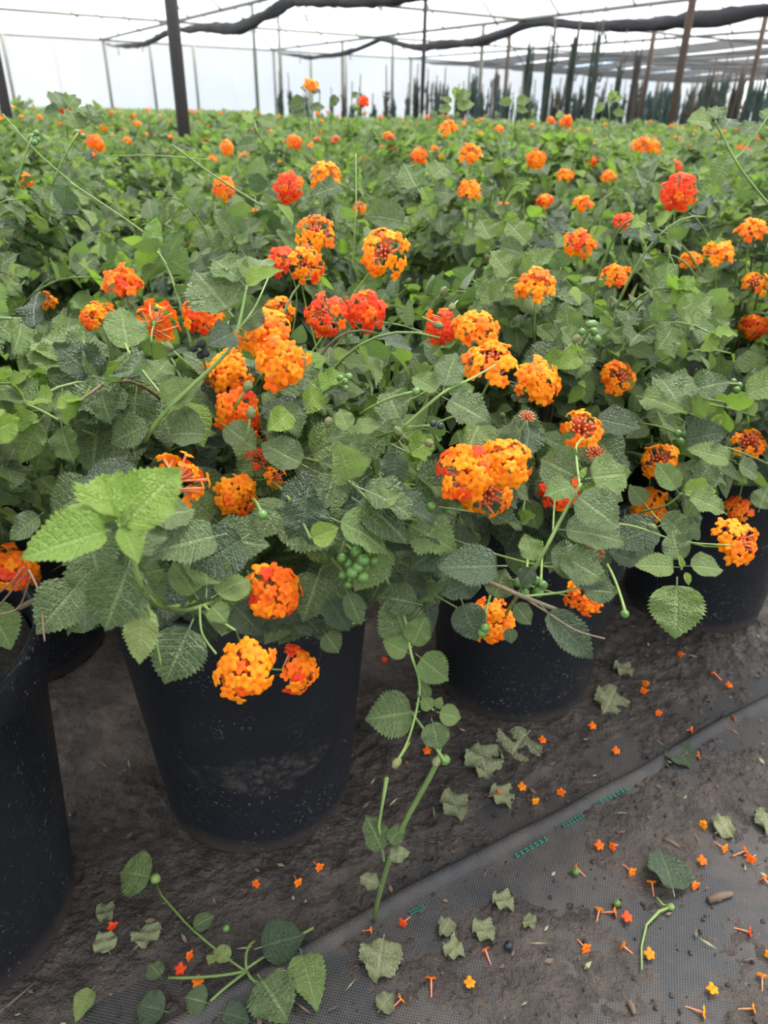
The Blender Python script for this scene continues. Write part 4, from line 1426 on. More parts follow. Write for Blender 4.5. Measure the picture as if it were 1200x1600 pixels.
# bright rosette close to the lens
for a in ((172, 828, 36, 868, .385, 'young', -.015, 1.25, .5, RC, 0), (190, 826, 276, 732, .385, 'young', .01, 1.2, .35, RC, 1), (182, 815, 126, 755, .40, 'young', .03, 1.15, .5, RC, 2),
          (185, 812, 168, 742, .40, 'young', .03, 1.2, .4, RC, 3), (193, 824, 216, 876, .385, 'young', -.008, 1.1, .5, RC, 0), (190, 822, 205, 790, .385, 'young', 0, .8, .5, RC, 1),
          (207, 868, 164, 984, .42, 'leaf', .0, 1.25, .1, RC, 1), (226, 935, 217, 1036, .43, 'yellow', .0, .95, .1, RC, 0), (302, 968, 256, 1070, .46, 'leaf', -.005, 1.2, .1, RC, 2),
          (215, 880, 236, 800, .44, 'leaf', .02, 1.0, .4, RC, 3), (215, 815, 304, 792, .45, 'leaf', .03, 1.15, .5, RC, 0),
          (310, 936, 270, 878, .47, 'mid', .01, 1.15, .3, RC, 0), (322, 932, 328, 826, .47, 'mid', .03, 1.0, .4, RC, 1), (330, 934, 392, 898, .475, 'mid', .02, 1.2, .4, RC, 2), (328, 944, 354, 970, .47, 'mid', -.01, 1.1, .3, RC, 3),
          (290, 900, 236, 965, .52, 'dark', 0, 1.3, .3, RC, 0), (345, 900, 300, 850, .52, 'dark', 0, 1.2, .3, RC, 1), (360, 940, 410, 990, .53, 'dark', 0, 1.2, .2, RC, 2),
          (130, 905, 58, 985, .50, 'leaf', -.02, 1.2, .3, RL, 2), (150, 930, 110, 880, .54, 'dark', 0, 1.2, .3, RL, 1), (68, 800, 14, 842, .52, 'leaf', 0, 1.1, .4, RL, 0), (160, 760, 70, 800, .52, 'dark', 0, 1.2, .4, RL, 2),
          (540, 920, 565, 975, .54, 'leaf', 0, 1.0, .2, RC, 4), (510, 930, 545, 985, .55, 'dark', 0, 1.2, .2, RC, 4), (505, 985, 530, 1020, .56, 'leaf', 0, 1.4, .2, RC, 5), (470, 850, 520, 830, .53, 'leaf', 0, 1.2, .5, RC, 0),
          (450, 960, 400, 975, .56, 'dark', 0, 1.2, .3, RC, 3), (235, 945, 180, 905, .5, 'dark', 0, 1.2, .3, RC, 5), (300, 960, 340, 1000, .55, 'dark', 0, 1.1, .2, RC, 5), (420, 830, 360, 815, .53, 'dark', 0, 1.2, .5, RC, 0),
          # upright sprig with the red head
          (364, 494, 306, 422, .52, 'leaf', .01, 1.25, .15, RC, 3), (383, 446, 335, 398, .52, 'mid', .02, 1.0, .4, RC, 1), (386, 446, 416, 392, .52, 'mid', .02, 1.0, .3, RC, 2), (384, 448, 438, 415, .51, 'young', 0, .8, .5, RC, 2),
          (368, 516, 410, 478, .53, 'dark', .01, 1.2, .3, RC, 1), (368, 518, 332, 532, .51, 'dark', -.02, 1.2, .3, RC, 2),
          # left-hand shoots
          (203, 556, 188, 478, .56, 'mid', .02, 1.1, .2, None, 0), (118, 572, 40, 548, .6, 'mid', 0, 1.0, .5, None, 1), (120, 572, 62, 508, .6, 'mid', .03, 1.0, .5, None, 2), (122, 570, 150, 520, .6, 'leaf', .03, 1.1, .5, None, 3),
          (52, 637, 2, 588, .58, 'mid', .02, 1.2, .4, None, 4), (66, 652, 28, 722, .57, 'mid', 0, 1.0, .3, None, 5), (68, 652, 92, 598, .58, 'mid', .02, 1.0, .4, None, 0), (64, 655, 5, 670, .57, 'young', 0, 1.0, .5, None, 1),
          (214, 632, 108, 618, .56, 'leaf', 0, 1.0, .5, None, 1), (232, 600, 262, 560, .56, 'mid', .02, 1.1, .5, None, 3), (240, 660, 170, 690, .55, 'leaf', 0, 1.2, .4, None, 4), (275, 630, 300, 690, .55, 'leaf', 0, 1.2, .3, None, 5),
          (250, 640, 310, 590, .54, 'mid', 0, 1.1, .4, None, 2), (330, 680, 260, 672, .54, 'dark', 0, 1.2, .5, None, 2), (345, 660, 400, 700, .56, 'leaf', 0, 1.2, .4, None, 0),
          # centre rosettes
          (692, 612, 712, 550, .54, 'leaf', .01, 1.15, .2, None, 0), (688, 616, 645, 582, .54, 'mid', .01, 1.0, .5, None, 2), (692, 620, 764, 656, .53, 'leaf', -.01, 1.0, .5, None, 3), (692, 614, 742, 602, .54, 'mid', .01, 1.0, .5, None, 4),
          (630, 665, 600, 600, .56, 'leaf', .02, 1.1, .3, None, 5), (545, 680, 508, 684, .56, 'leaf', 0, 1.1, .4, None, 1), (548, 676, 530, 638, .56, 'mid', .01, 1.1, .3, None, 0), (556, 680, 596, 652, .56, 'mid', .01, 1.0, .5, None, 2),
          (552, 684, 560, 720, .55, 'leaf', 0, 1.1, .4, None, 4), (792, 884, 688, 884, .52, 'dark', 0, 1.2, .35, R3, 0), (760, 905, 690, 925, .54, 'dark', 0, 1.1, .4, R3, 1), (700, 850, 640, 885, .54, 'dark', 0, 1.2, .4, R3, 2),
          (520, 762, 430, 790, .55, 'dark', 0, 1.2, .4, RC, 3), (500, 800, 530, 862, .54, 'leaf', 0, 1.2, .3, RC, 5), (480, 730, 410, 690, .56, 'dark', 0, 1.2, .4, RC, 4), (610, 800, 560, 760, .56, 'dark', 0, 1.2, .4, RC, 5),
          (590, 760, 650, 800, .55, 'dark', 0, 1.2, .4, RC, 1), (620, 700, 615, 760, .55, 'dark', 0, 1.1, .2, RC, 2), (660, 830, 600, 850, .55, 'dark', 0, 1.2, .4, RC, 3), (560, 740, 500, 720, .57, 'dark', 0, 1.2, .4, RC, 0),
          # right-hand rosettes
          (892, 768, 968, 822, .50, 'leaf', -.01, 1.25, .4, R3, 0), (900, 758, 856, 770, .50, 'mid', -.01, 1.3, .4, R3, 1), (908, 750, 842, 712, .52, 'leaf', .02, 1.3, .3, R3, 2), (915, 748, 984, 738, .51, 'mid', .01, 1.2, .4, R3, 3),
          (908, 748, 915, 730, .51, 'young', 0, .9, .5, R3, 1), (868, 826, 980, 840, .52, 'leaf', .0, 1.0, .5, R3, 4), (835, 884, 822, 832, .52, 'mid', .01, 1.1, .3, R3, 5), (870, 858, 890, 905, .51, 'leaf', 0, 1.0, .4, R3, 1),
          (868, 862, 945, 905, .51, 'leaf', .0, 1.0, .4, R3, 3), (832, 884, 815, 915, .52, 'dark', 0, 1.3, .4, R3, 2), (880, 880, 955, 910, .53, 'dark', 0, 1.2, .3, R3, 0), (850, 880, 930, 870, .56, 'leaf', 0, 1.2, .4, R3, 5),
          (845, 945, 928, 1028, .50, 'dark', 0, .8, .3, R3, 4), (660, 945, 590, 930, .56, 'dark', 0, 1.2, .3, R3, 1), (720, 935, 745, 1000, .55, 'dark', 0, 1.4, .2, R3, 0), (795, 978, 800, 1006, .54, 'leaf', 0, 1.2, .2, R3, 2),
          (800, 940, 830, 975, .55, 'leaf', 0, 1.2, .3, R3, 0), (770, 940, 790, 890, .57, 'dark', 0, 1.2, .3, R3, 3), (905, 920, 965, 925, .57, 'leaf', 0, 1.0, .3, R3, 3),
          (1062, 886, 995, 882, .62, 'mid', 0, 1.1, .4, R4, 0), (1064, 882, 1050, 828, .63, 'leaf', .01, 1.2, .3, R4, 1), (1070, 884, 1134, 886, .62, 'mid', 0, 1.0, .4, R4, 2), (1058, 902, 1056, 994, .61, 'mid', -.01, 1.25, .1, R4, 3),
          (1066, 888, 1062, 868, .62, 'young', 0, .8, .4, R4, 1), (1070, 894, 1078, 915, .61, 'young', 0, .8, .4, R4, 2), (1062, 772, 1028, 722, .66, 'mid', .01, 1.1, .3, R4, 4), (1068, 772, 1138, 796, .65, 'mid', -.01, 1.1, .4, R4, 5),
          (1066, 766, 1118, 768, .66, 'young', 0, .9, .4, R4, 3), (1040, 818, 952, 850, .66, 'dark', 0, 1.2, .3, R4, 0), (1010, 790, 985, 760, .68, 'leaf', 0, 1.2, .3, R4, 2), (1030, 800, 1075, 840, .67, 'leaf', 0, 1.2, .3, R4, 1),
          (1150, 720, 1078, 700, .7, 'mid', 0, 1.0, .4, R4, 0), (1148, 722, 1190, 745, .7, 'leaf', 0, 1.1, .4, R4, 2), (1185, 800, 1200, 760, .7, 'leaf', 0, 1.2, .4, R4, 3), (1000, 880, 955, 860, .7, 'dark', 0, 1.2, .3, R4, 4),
          # sprig against the sky line at the frame edge
          (1116, 192, 1078, 186, .72, 'mid', -.02, 1.0, .3, None, 0), (1118, 190, 1122, 162, .73, 'mid', .01, 1.2, .3, None, 1), (1128, 205, 1146, 178, .73, 'leaf', .01, 1.2, .3, None, 2), (1120, 215, 1080, 232, .72, 'mid', 0, .9, .4, None, 3),
          (1150, 215, 1185, 188, .74, 'leaf', 0, 1.1, .3, None, 4), (1190, 190, 1204, 165, .74, 'mid', 0, 1.1, .3, None, 5), (1165, 230, 1200, 226, .74, 'mid', 0, 1.0, .4, None, 0), (1140, 240, 1115, 285, .72, 'mid', 0, 1.0, .3, None, 2),
          # shoots standing above the rows
          (102, 176, 86, 140, 1.05, 'leaf', .02, 1.1, .2, None, 0), (104, 172, 119, 146, 1.05, 'mid', .02, 1.0, .2, None, 1), (97, 176, 66, 170, 1.05, 'leaf', 0, 1.0, .4, None, 2), (126, 206, 108, 170, 1.0, 'mid', .01, 1.1, .2, None, 3),
          (140, 190, 134, 162, 1.0, 'mid', .02, 1.2, .2, None, 4), (142, 185, 150, 162, 1.0, 'leaf', .02, 1.0, .2, None, 5), (440, 196, 398, 182, 1.0, 'mid', 0, 1.0, .4, None, 0), (396, 195, 390, 172, 1.0, 'young', .02, 1.0, .2, None, 1), (400, 200, 422, 188, 1.0, 'mid', .02, 1.1, .4, None, 2),
          (410, 212, 380, 210, 1.0, 'leaf', 0, 1.0, .4, None, 3), (405, 225, 372, 228, .98, 'leaf', -.02, 1.0, .3, None, 4), (478, 145, 470, 136, 1.7, 'leaf', -.02, 1.2, .5, None, 0), (482, 145, 500, 138, 1.7, 'leaf', .02, 1.2, .5, None, 1), (480, 160, 450, 165, 1.7, 'leaf', 0, 1.2, .4, None, 2),
          (482, 172, 455, 180, 1.7, 'leaf', 0, 1.2, .4, None, 3), (484, 170, 506, 166, 1.7, 'leaf', 0, 1.2, .4, None, 4), (530, 150, 515, 165, 1.9, 'leaf', 0, 1.2, .3, None, 5), (548, 152, 560, 145, 1.9, 'leaf', 0, 1.2, .3, None, 0),
          (708, 160, 690, 152, 1.6, 'mid', 0, 1.0, .4, None, 0), (710, 158, 736, 142, 1.6, 'mid', 0, 1.0, .4, None, 1), (710, 170, 742, 158, 1.6, 'mid', 0, 1.0, .4, None, 2), (708, 168, 685, 172, 1.6, 'mid', 0, 1.0, .4, None, 3), (712, 155, 712, 134, 1.6, 'young', 0, 1.0, .3, None, 1),
          (802, 162, 780, 158, 1.6, 'mid', 0, 1.0, .4, None, 2), (804, 160, 828, 155, 1.6, 'mid', 0, 1.0, .4, None, 3), (804, 172, 826, 172, 1.6, 'mid', 0, 1.0, .4, None, 4), (946, 160, 930, 175, 1.6, 'mid', 0, 1.0, .4, None, 4), (952, 162, 975, 148, 1.6, 'mid', 0, 1.0, .4, None, 5), (955, 175, 978, 178, 1.6, 'mid', 0, 1.0, .4, None, 0), (950, 155, 965, 142, 1.6, 'young', 0, 1.0, .4, None, 1),
          (540, 290, 490, 300, .84, 'leaf', -.02, .9, .4, None, 1), (640, 350, 575, 330, .8, 'leaf', 0, 1.0, .4, None, 2), (655, 300, 632, 255, .8, 'mid', .02, 1.0, .2, None, 3), (670, 280, 700, 255, .82, 'mid', .02, 1.0, .3, None, 4), (672, 300, 712, 300, .82, 'leaf', .0, 1.1, .4, None, 5),
          (830, 385, 792, 345, .78, 'mid', .01, 1.2, .3, None, 0), (770, 380, 750, 340, .78, 'mid', .01, 1.2, .3, None, 1), (775, 385, 822, 395, .78, 'leaf', .0, 1.2, .3, None, 2),
          # hanging shoot between the two pots
          (642, 1022, 600, 1002, .55, 'mid', 0, 1.4, .2, RC, 0), (642, 1014, 664, 965, .55, 'mid', 0, 1.3, .2, RC, 1), (650, 1022, 702, 1064, .545, 'mid', 0, 1.2, .1, RC, 2), (640, 1010, 610, 930, .56, 'leaf', 0, 1.3, .2, RC, 3), (655, 1112, 572, 1122, .56, 'leaf', 0, 1.4, .2, RC, 5),
          (668, 1096, 658, 1066, .55, 'leaf', 0, 1.3, .2, RC, 0), (682, 1112, 720, 1122, .545, 'mid', 0, 1.5, .1, RC, 4), (676, 1110, 660, 1090, .545, 'mid', 0, 1.3, .1, RC, 3), (674, 1122, 686, 1172, .545, 'leaf', 0, 1.4, .1, RC, 1), (680, 1108, 690, 1090, .55, 'mid', 0, 1.2, .1, RC, 2),
          ):
    hero_leaf(*a)

for pts, r0, r1, mt, rt_ in (
        (((330, 930, .56), (262, 950, .50), (224, 920, .425), (207, 868, .40), (186, 818, .385)), .0030, .0018, 'stem_young', RC), (((222, 918, .425), (236, 965, .43), (252, 1040, .44)), .0013, .0009, 'stem_young', RC),
        (((420, 900, .6), (320, 945, .475), (270, 952, .50), (205, 930, .55)), .0022, .0026, 'stem', RC), (((312, 948, .47), (316, 990, .465), (338, 1022, .462)), .0013, .0011, 'stem_young', RC), (((318, 945, .47), (345, 970, .47), (368, 985, .47)), .0014, .0012, 'stem_young', RC),
        (((30, 950, .58), (80, 925, .54), (140, 900, .55), (215, 912, .6)), .0036, .0028, 'stem_wood', RL), (((225, 690, .56), (262, 640, .54), (355, 550, .525), (372, 512, .52), (386, 446, .52)), .0030, .0014, 'stem_young', RC),
        (((372, 515, .52), (398, 480, .53), (420, 432, .6)), .0011, .001, 'stem_young', RC), (((255, 620, .55), (205, 556, .56), (190, 520, .57)), .0018, .0012, 'stem_young', None), (((100, 660, .62), (120, 600, .6), (122, 568, .6)), .0018, .0012, 'stem_young', None),
        (((180, 690, .6), (110, 665, .58), (50, 635, .58), (0, 620, .6)), .002, .0014, 'stem_young', None), (((630, 668, .55), (692, 614, .54), (740, 590, .55), (775, 570, .56)), .0022, .0011, 'stem_young', None),
        (((790, 960, .6), (840, 880, .52), (872, 820, .51), (908, 755, .505)), .0026, .0018, 'stem_young', R3), (((906, 760, .505), (900, 700, .53), (912, 685, .55)), .0014, .0011, 'stem_young', R3), (((864, 830, .515), (866, 790, .53), (868, 770, .56)), .0011, .001, 'stem_young', R3),
        (((560, 800, .62), (700, 880, .55), (800, 925, .52), (893, 962, .50)), .0032, .0026, 'stem_wood', R3), (((812, 930, .52), (860, 960, .50), (900, 985, .49), (945, 998, .485)), .0011, .0008, 'twig', R3), (((815, 932, .52), (880, 925, .53), (918, 912, .53)), .0016, .0012, 'stem_young', R3),
        (((900, 820, .62), (980, 820, .63), (1060, 845, .65), (1142, 852, .66)), .0014, .0011, 'stem_young', R4), (((1050, 805, .70), (1062, 860, .64), (1065, 890, .62)), .0018, .0014, 'stem_young', R4), (((1000, 800, .72), (1040, 790, .68), (1066, 770, .66)), .0018, .0014, 'stem_young', R4),
        (((1210, 330, .78), (1160, 268, .74), (1130, 215, .73), (1118, 190, .72)), .0022, .0014, 'stem_young', None), (((1140, 255, .74), (1165, 232, .74), (1205, 175, .75)), .0018, .0013, 'stem_young', None),
        (((580, 860, .60), (630, 960, .56), (642, 1020, .55), (656, 1075, .55), (640, 1150, .545), (620, 1190, .54)), .0022, .0012, 'stem_young', RC), (((650, 1100, .55), (662, 1095, .55), (678, 1110, .545)), .0010, .0009, 'stem_young', RC),
        (((410, 322, .92), (335, 275, .90), (268, 226, .88)), .0022, .0018, 'stem', None), (((130, 300, .95), (60, 240, .92), (4, 178, .90)), .0018, .0015, 'stem_young', None), (((275, 400, .9), (200, 345, .9), (110, 285, .92)), .0016, .0013, 'stem_young', None), (((330, 250, 1.0), (240, 243, .98), (165, 244, .98)), .0012, .001, 'stem_young', None),
        (((105, 215, 1.08), (104, 195, 1.06), (102, 172, 1.05)), .0014, .0011, 'stem_young', None), (((420, 235, 1.05), (405, 212, 1.0), (397, 190, 1.0)), .0014, .0011, 'stem_young', None), (((484, 215, 1.75), (482, 175, 1.7), (484, 142, 1.7)), .002, .0015, 'stem', None), (((545, 205, 1.95), (545, 180, 1.9), (552, 150, 1.9)), .002, .0015, 'stem', None),
        (((715, 215, 1.65), (710, 175, 1.6), (711, 148, 1.6)), .002, .0014, 'stem_young', None), (((805, 215, 1.65), (804, 185, 1.6), (803, 158, 1.6)), .002, .0014, 'stem_young', None), (((952, 215, 1.65), (952, 180, 1.6), (950, 155, 1.6)), .002, .0014, 'stem_young', None), (((550, 420, .85), (556, 330, .82), (556, 240, .82)), .0016, .0012, 'stem_young', None),
        (((470, 760, .56), (468, 790, .55), (482, 822, .54)), .0013, .0013, 'stem_young', RC), (((620, 800, .58), (660, 790, .56), (740, 800, .57)), .0013, .0012, 'stem', R3), (((480, 940, .56), (530, 975, .555), (570, 968, .56)), .0016, .0014, 'stem_young', RC)):
    hero_stem(pts, r0, r1, mt, rt_)


# berries on short stalks
def berries(cx, cy, dep, n, spread, rpx, mat='berry', root=None):
    b = at(cx, cy, dep)
    r = root or roots[nearest_plant(b)[1]]
    rr = rpx / F_PX * dep
    h = empty('berry_cluster', b - r.location); h.parent = r
    tgt = (Vector((0, 0, 0.47)) - (b - r.location)); tgt = tgt.normalized() * min(0.07, tgt.length) if n < 5 else tgt.normalized() * 0.05
    mb = MB(); mb.tube(bez(tgt, tgt * 0.5 + Vector((0, 0, 0.006)), Vector((0, 0, 0)), 6), [.0011] * 5 + [.0014], 6)
    build(mb, 'stalk', M['stem_young'], h)
    for k in range(n):
        a = k * 2.4 + random.uniform(-.4, .4); q = math.sqrt((k + 0.5) / n) * spread / F_PX * dep
        p = RT * (q * math.cos(a)) + UP * (q * math.sin(a)) - fw * random.uniform(-2.2, 1.5) * rr
        m = MB(); m.blob((0, 0, 0), rr * random.uniform(0.85, 1.1), 12, 0, sq=(1, 1, 0.95))
        o = build(m, 'berry', M[mat], h, p)


for a in ((562, 872, .52, 11, 30, 9.5, 'berry', RC), (543, 902, .53, 3, 12, 7, 'berry', RC), (684, 665, .54, 2, 9, 6, 'berry_black', None), (650, 612, .54, 1, 1, 7, 'berry', None), (410, 805, .50, 1, 1, 8.5, 'berry', RC), (978, 960, .52, 1, 1, 8, 'berry', R3),
          (820, 915, .54, 4, 16, 9, 'berry', R3), (845, 915, .55, 3, 12, 9, 'berry', R3), (753, 980, .55, 3, 9, 8, 'berry', R3), (668, 790, .56, 2, 9, 8, 'berry', R3), (925, 515, .66, 6, 17, 7, 'berry', None), (1065, 680, .74, 3, 10, 7, 'berry', None), (1110, 600, .8, 3, 10, 6, 'berry', None),
          (536, 596, .6, 4, 12, 6, 'berry', None), (1155, 600, .85, 3, 10, 6, 'berry', None), (50, 215, .9, 4, 11, 5.5, 'berry', None), (122, 208, .9, 2, 8, 5, 'berry', None), (312, 545, .53, 6, 11, 7, 'black', None), (695, 1190, .55, 1, 1, 9, 'berry', RC)):
    a = list(a)
    if a[6] == 'black': a[6] = 'black_dead'
    berries(*a)
for bx, by, tx, ty, dep in ((365, 640, 387, 604, .5), (385, 690, 392, 645, .5), (500, 690, 513, 660, .55), (640, 690, 622, 674, .54), (655, 690, 670, 692, .54), (300, 575, 264, 542, .56), (640, 1160, 620, 1192, .54), (680, 470, 693, 455, .62), (660, 495, 685, 508, .62), (715, 470, 706, 480, .62), (690, 1165, 682, 1190, .55), (1000, 815, 1018, 823, .64), (870, 560, 900, 530, .66), (650, 830, 680, 822, .55)):
    r = roots[nearest_plant(at(bx, by, dep))[1]]
    a, b = at(bx, by, dep + .01) - r.location, at(tx, ty, dep) - r.location
    mb = MB(); mb.tube([a, a.lerp(b, .5), b], .0008, 6)
    mb.blob(b, 0.0032, 9, 1, sq=(1, 1, 1.45), jit=.12, axis=(b - a).normalized())
    build(mb, 'spent_spike', [M['stem_young'], M['spent']], r)

# dry twigs lying on the rim of the first pot
for pts in (((0, 925, .52), (18, 910, .51), (38, 885, .51)), ((0, 945, .52), (25, 915, .51), (45, 892, .505)), ((45, 890, .50), (62, 930, .49), (68, 985, .485), (70, 1002, .485)), ((0, 960, .53), (30, 948, .53), (48, 900, .52))):
    hero_stem(pts, .0012, .0009, 'twig', RL).name = 'dry_twig'

# ------------------------------------------------------------------ litter on the ground


def gz(p):
    return max(crust_h(p.x, p.y), 0.004 if (p - E0).dot(hn) < 0 else 0.0005)


# cut stalk standing in the cloth seam
root = empty('cut_stalk', onz(584, 1440))
tag(root, 'pale green cut stalk leaning up from the cloth hem', 'stalk')
gpts = [onz(584, 1440, 0.006)] + [at(x, y, d) for x, y, d in ((600, 1345, .66), (640, 1270, .64), (672, 1215, .62), (686, 1185, .61))]
Q = [p - root.location for p in gpts]
mb = MB(); mb.tube(bez(Q[0], Q[1], Q[2], 7)[:-1] + bez(Q[2], Q[3], Q[4], 6), .0024, 7)
build(mb, 'stem', M['stem'], root)
mb = MB(); mb.tube([Q[1], at(592, 1290, .65) - root.location, at(604, 1215, .635) - root.location], [.0016, .0014, .002], 6)
build(mb, 'side_stem', M['stem_young'], root)
for bx, by, tx, ty, d, kd in ((600, 1335, 574, 1275, .65, 'leaf'), (604, 1340, 640, 1330, .65, 'wilt'), (596, 1385, 562, 1368, .67, 'wilt'), (605, 1320, 632, 1290, .65, 'leaf')):
    b, t = at(bx, by, d), at(tx, ty, d)
    link('leaf', LEAVES[kd][1], root, basis(b - root.location, t - b, (CAM - b) + Vector((.2, 0, .3)), (t - b).length))

FLOS = [(500, 1368, 28, 'deep'), (467, 1392, 24, 'deep'), (400, 1392, 24, 'deep'), (283, 1520, 26, 'red'), (178, 1457, 22, 'red'), (628, 1450, 30, 'red'), (673, 1536, 28, 'deep'), (733, 1543, 26, 'orange'), (627, 1567, 32, 'orange'),
        (757, 1490, 22, 'deep'), (914, 1490, 22, 'deep'), (935, 1330, 26, 'deep'), (954, 1331, 24, 'deep'), (897, 1361, 24, 'orange'), (986, 1371, 24, 'orange'), (1013, 1499, 28, 'orange'), (1095, 1296, 30, 'orange'), (1131, 1334, 26, 'orange'), (1163, 1336, 26, 'deep'),
        (1095, 1353, 28, 'deep'), (1085, 1392, 22, 'deep'), (935, 1427, 24, 'orange'), (960, 1432, 22, 'deep'), (978, 1441, 30, 'red'), (970, 1484, 16, 'deep'), (1170, 1464, 28, 'red'), (1190, 1378, 28, 'deep'), (1110, 1553, 28, 'orange'), (1175, 1584, 36, 'orange'),
        (1098, 1590, 28, 'orange'), (1188, 1530, 34, 'orange'), (962, 1178, 24, 'deep'), (1027, 1122, 24, 'deep'), (1003, 1088, 22, 'deep'), (1006, 1074, 18, 'deep'), (1138, 1075, 22, 'deep'), (1112, 1060, 18, 'deep'), (1145, 1130, 18, 'deep'), (875, 1242, 24, 'deep'),
        (815, 1237, 24, 'orange'), (780, 1247, 28, 'deep'), (836, 1259, 16, 'orange'), (600, 1038, 18, 'red'), (667, 1180, 26, 'deep'), (1080, 1147, 16, 'deep'), (1090, 1188, 18, 'deep'), (580, 1462, 14, 'deep'), (310, 1540, 22, 'deep'), (1198, 1500, 26, 'orange'), (625, 1110, 24, 'deep'), (297, 1498, 18, 'deep'), (846, 1166, 20, 'deep'), (1060, 1030, 16, 'deep'), (1170, 1350, 22, 'deep'), (1016, 1385, 20, 'orange'), (925, 1140, 16, 'deep')]
FTUBE = {}
for c in ('orange', 'deep', 'red'):
    FTUBE[c] = FLO[c]
for k, (x, y, wpx, c) in enumerate(FLOS):
    p = onz(x, y); p.z = gz(p)
    d = (p - CAM).dot(fw)
    D = wpx / F_PX * d / 0.25
    az = random.uniform(0, 6.28)
    flat = k % 4 == 3
    if flat:
        nr = Vector((random.uniform(-.25, .25), random.uniform(-.25, .25), 1))
        p.z += 0.008
        s = min(D, .05)
        m = basis(p, (1, .2, 0), nr, s)
        me = FLO[c][k % 4]
    else:
        nr = Vector((math.cos(az), math.sin(az), 0.28))
        s = min(D, 0.055) * random.uniform(0.75, 0.95)
        m = basis(p + Vector((0, 0, 0.0045)), (-math.sin(az), math.cos(az), 0.1), nr, s)
    o = link('fallen_floret', FLO[c][k % 4], None, m)
    tag(o, {'orange': 'fallen pale orange lantana floret on the dirty weed cloth', 'deep': 'fallen deep orange lantana floret on the dirty ground', 'red': 'fallen red lantana floret lying on the dirty ground'}[c], 'flower', {'orange': 'fallen orange florets', 'deep': 'fallen deep orange florets', 'red': 'fallen red florets'}[c])


def fallen_leaf(bx, by, tx, ty, kind, label, wid=1.2, group=None, lift=0.004, tilt=(0, 0), idx=0):
    b = onz(bx, by); t = onz(tx, ty)
    b.z = gz(b) + lift; t.z = gz(t) + lift + 0.004
    L = (t - b).length
    o = link('fallen_leaf', LEAVES[kind][idx % len(LEAVES[kind])], None, basis(b, t - b, (tilt[0], tilt[1], 1), L, wid))
    tag(o, label, 'leaf', group)


fallen_leaf(1050, 1414, 1030, 1340, 'dark', 'dark green fallen leaf with curved cut stem on the aisle cloth', 1.35, lift=.012, tilt=(.2, -.5), idx=1)
fallen_leaf(600, 1470, 590, 1540, 'wilt', 'large crumpled pale leaf on the hem beneath the cut stalk', 1.5, idx=1, lift=.008, tilt=(0, -.3))
fallen_leaf(232, 1452, 232, 1492, 'wilt', 'dry cream curled leaf beside the fallen sprig', 1.5, idx=3, lift=.008)
fallen_leaf(826, 1152, 788, 1200, 'wilt', 'pale wilted leaf lying in front of the double-head lantana pot', 1.3, idx=2)
fallen_leaf(1040, 1170, 1085, 1205, 'dark', 'dark limp leaf lying across the rolled hem', 1.5, idx=2)
fallen_leaf(150, 1548, 118, 1600, 'yellow', 'narrow yellow-green fallen leaf on bare mud', .9, idx=2)
for a in ((745, 1165, 765, 1225), (770, 1230, 800, 1265), (690, 1480, 725, 1500), (740, 1440, 770, 1480), (705, 1440, 690, 1470), (770, 1400, 800, 1430), (815, 1440, 835, 1460), (962, 1082, 945, 1120), (960, 1040, 985, 1065), (1115, 1310, 1140, 1290), (160, 1420, 175, 1450), (175, 1500, 160, 1470), (700, 1240, 720, 1290), (1190, 1270, 1200, 1310), (590, 1590, 615, 1560)):
    fallen_leaf(*a, 'wilt', 'small limp wilted leaf stuck to the soil', 1.2, 'wilted leaves on the soil', idx=a[0], lift=.005, tilt=(.2, -.2))
root = empty('leaf_stalk', onz(1048, 1420)); tag(root, 'curved green petiole stalk trailing from the dark fallen leaf', 'stalk')
Q = [onz(x, y, .009) - root.location for x, y in ((1026, 1402), (1036, 1414), (1048, 1417), (1030, 1424), (1010, 1445), (1002, 1480), (1003, 1515))]
mb = MB(); mb.tube(Q, [.0012, .0013, .0018, .0018, .0014, .0012, .0010], 7); build(mb, 'stem', M['stem_young'], root)
mb = MB(); mb.blob(Q[2], .0042, 8, 0, jit=.1); build(mb, 'node', M['stem_young'], root)

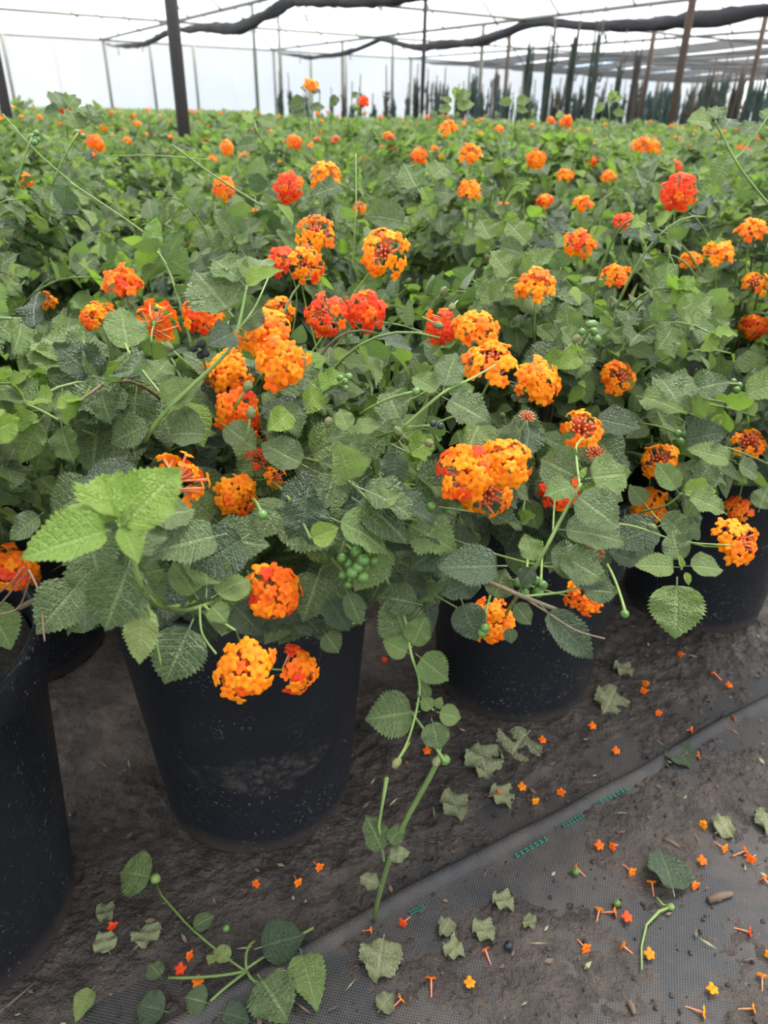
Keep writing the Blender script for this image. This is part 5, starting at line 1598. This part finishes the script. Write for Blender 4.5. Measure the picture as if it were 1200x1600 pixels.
# broken leafy sprig at the bottom of the ground
root = empty('fallen_sprig', onz(385, 1530)); tag(root, 'broken lantana sprig with green leaves lying between the pots and the hem', 'sprig')
for pts in (((385, 1528), (330, 1490), (290, 1450), (255, 1410), (246, 1390)), ((385, 1525), (430, 1492), (490, 1460)), ((385, 1528), (330, 1540), (265, 1538)), ((387, 1528), (350, 1555), (330, 1575)), ((387, 1528), (395, 1545), (405, 1545)), ((387, 1528), (380, 1490), (400, 1480))):
    Q = [onz(x, y) + Vector((0, 0, .012)) - root.location for x, y in pts]
    mb = MB(); mb.tube(bez(Q[0], Q[1], Q[2], 6) + Q[3:], .0016 if len(pts) != 5 else .0012, 7); build(mb, 'stem', M['stem'], root)
for bx, by, tx, ty, kd, wd, up_ in ((246, 1390, 188, 1380, 'mid', 1.5, .02), (300, 1465, 338, 1445, 'leaf', 1.1, .015), (335, 1500, 330, 1520, 'yellow', 1.1, .012), (365, 1510, 335, 1495, 'yellow', 1.1, .012), (400, 1500, 478, 1480, 'dark', 1.3, .02), (405, 1540, 450, 1610, 'leaf', 1.4, .02),
                                  (470, 1500, 495, 1590, 'mid', .9, .02), (425, 1490, 450, 1470, 'leaf', 1.2, .02), (330, 1580, 290, 1572, 'leaf', 1.4, .014), (265, 1590, 215, 1580, 'dark', 1.4, .01), (345, 1590, 390, 1605, 'dark', 1.2, .01), (255, 1538, 235, 1515, 'leaf', 1.1, .01), (410, 1590, 400, 1560, 'wilt', 1.2, .01)):
    b, t = onz(bx, by) + Vector((0, 0, up_)), onz(tx, ty) + Vector((0, 0, up_ + .003))
    link('leaf', LEAVES[kd][int(bx) % 4], root, basis(b - root.location, t - b, (random.uniform(-.3, .3), -.35, 1), (t - b).length, wd))
mb = MB(); mb.blob(onz(246, 1388) + Vector((0, 0, .018)) - root.location, .006, 9, 0, jit=.1); build(mb, 'node', M['stem_young'], root)

for x, y, rpx, mt, lab in ((898, 1369, 6, 'berry', 'green berry beside an orange floret on the cloth'), (793, 1486, 7, 'berry_black', 'blue-black berry lying on the mud'), (355, 1462, 6, 'berry', 'green berry beside the fallen sprig'), (962, 1418, 6, 'berry', 'green berry in the heap of withered florets')):
    p = onz(x, y); p.z = gz(p); r = rpx / F_PX * (p - CAM).dot(fw)
    mb = MB(); mb.blob((0, 0, r * .95), r, 12); mb.tube([(0, 0, r * 1.85), (0, 0.001, r * 2.1)], r * .18, 6)
    tag(build(mb, 'fallen_berry', M[mt], None, p), lab, 'berry')
for x0, y0, x1, y1, r, lab in ((1105, 1412, 1142, 1402, .0042, 'brown wood chip lying on the aisle cloth'), (980, 1570, 990, 1590, .003, 'dark bark sliver on the weed cloth'), (0, 1592, 60, 1540, .0012, 'thin dry straw on the mud in front of the twig-topped pot'), (1035, 1318, 1060, 1330, .0022, 'grey twig scrap beside the orange florets')):
    a, b = onz(x0, y0), onz(x1, y1)
    a.z, b.z = gz(a) + r * .7, gz(b) + r * .7
    mb = MB(); c = a.lerp(b, .5)
    mb.tube([a - c, (a - c).lerp(b - c, .5) + Vector((0.001, .001, 0)), b - c], [r, r * 1.1, r * .7], 6)
    tag(build(mb, 'wood_scrap', M['wood_chip'], None, c), lab, 'debris')

mb = MB()
for k in range(420):
    x, y = random.uniform(-0.4, 0.95), random.uniform(0.37, 1.2)
    if in_pot(x, y, 0.012): continue
    p = Vector((x, y, 0)); p.z = gz(p) + 0.0025
    a = random.uniform(0, 6.28); L = random.choice((0.003, 0.004, 0.006, 0.010)); wd = random.uniform(0.3, 0.5) if L < 0.009 else 0.1
    d = Vector((math.cos(a), math.sin(a), random.uniform(-.1, .3))) * L
    n = Vector((-math.sin(a), math.cos(a), random.uniform(-.4, .4))) * (L * wd)
    mb.add([p - d, p + n, p + d + Vector((0, 0, L * .2)), p - n + Vector((0, 0, L * .15)), p + Vector((0, 0, L * .25))], [(0, 3, 4), (3, 2, 4), (2, 1, 4), (1, 0, 4)], random.choice((0, 0, 1, 2)))
o = build(mb, 'dry_litter', [M['wood_chip'], M['twig'], M['wilt']])
tag(o, 'tiny dry brown plant scraps strewn over soil and cloth', 'litter', kind='stuff')
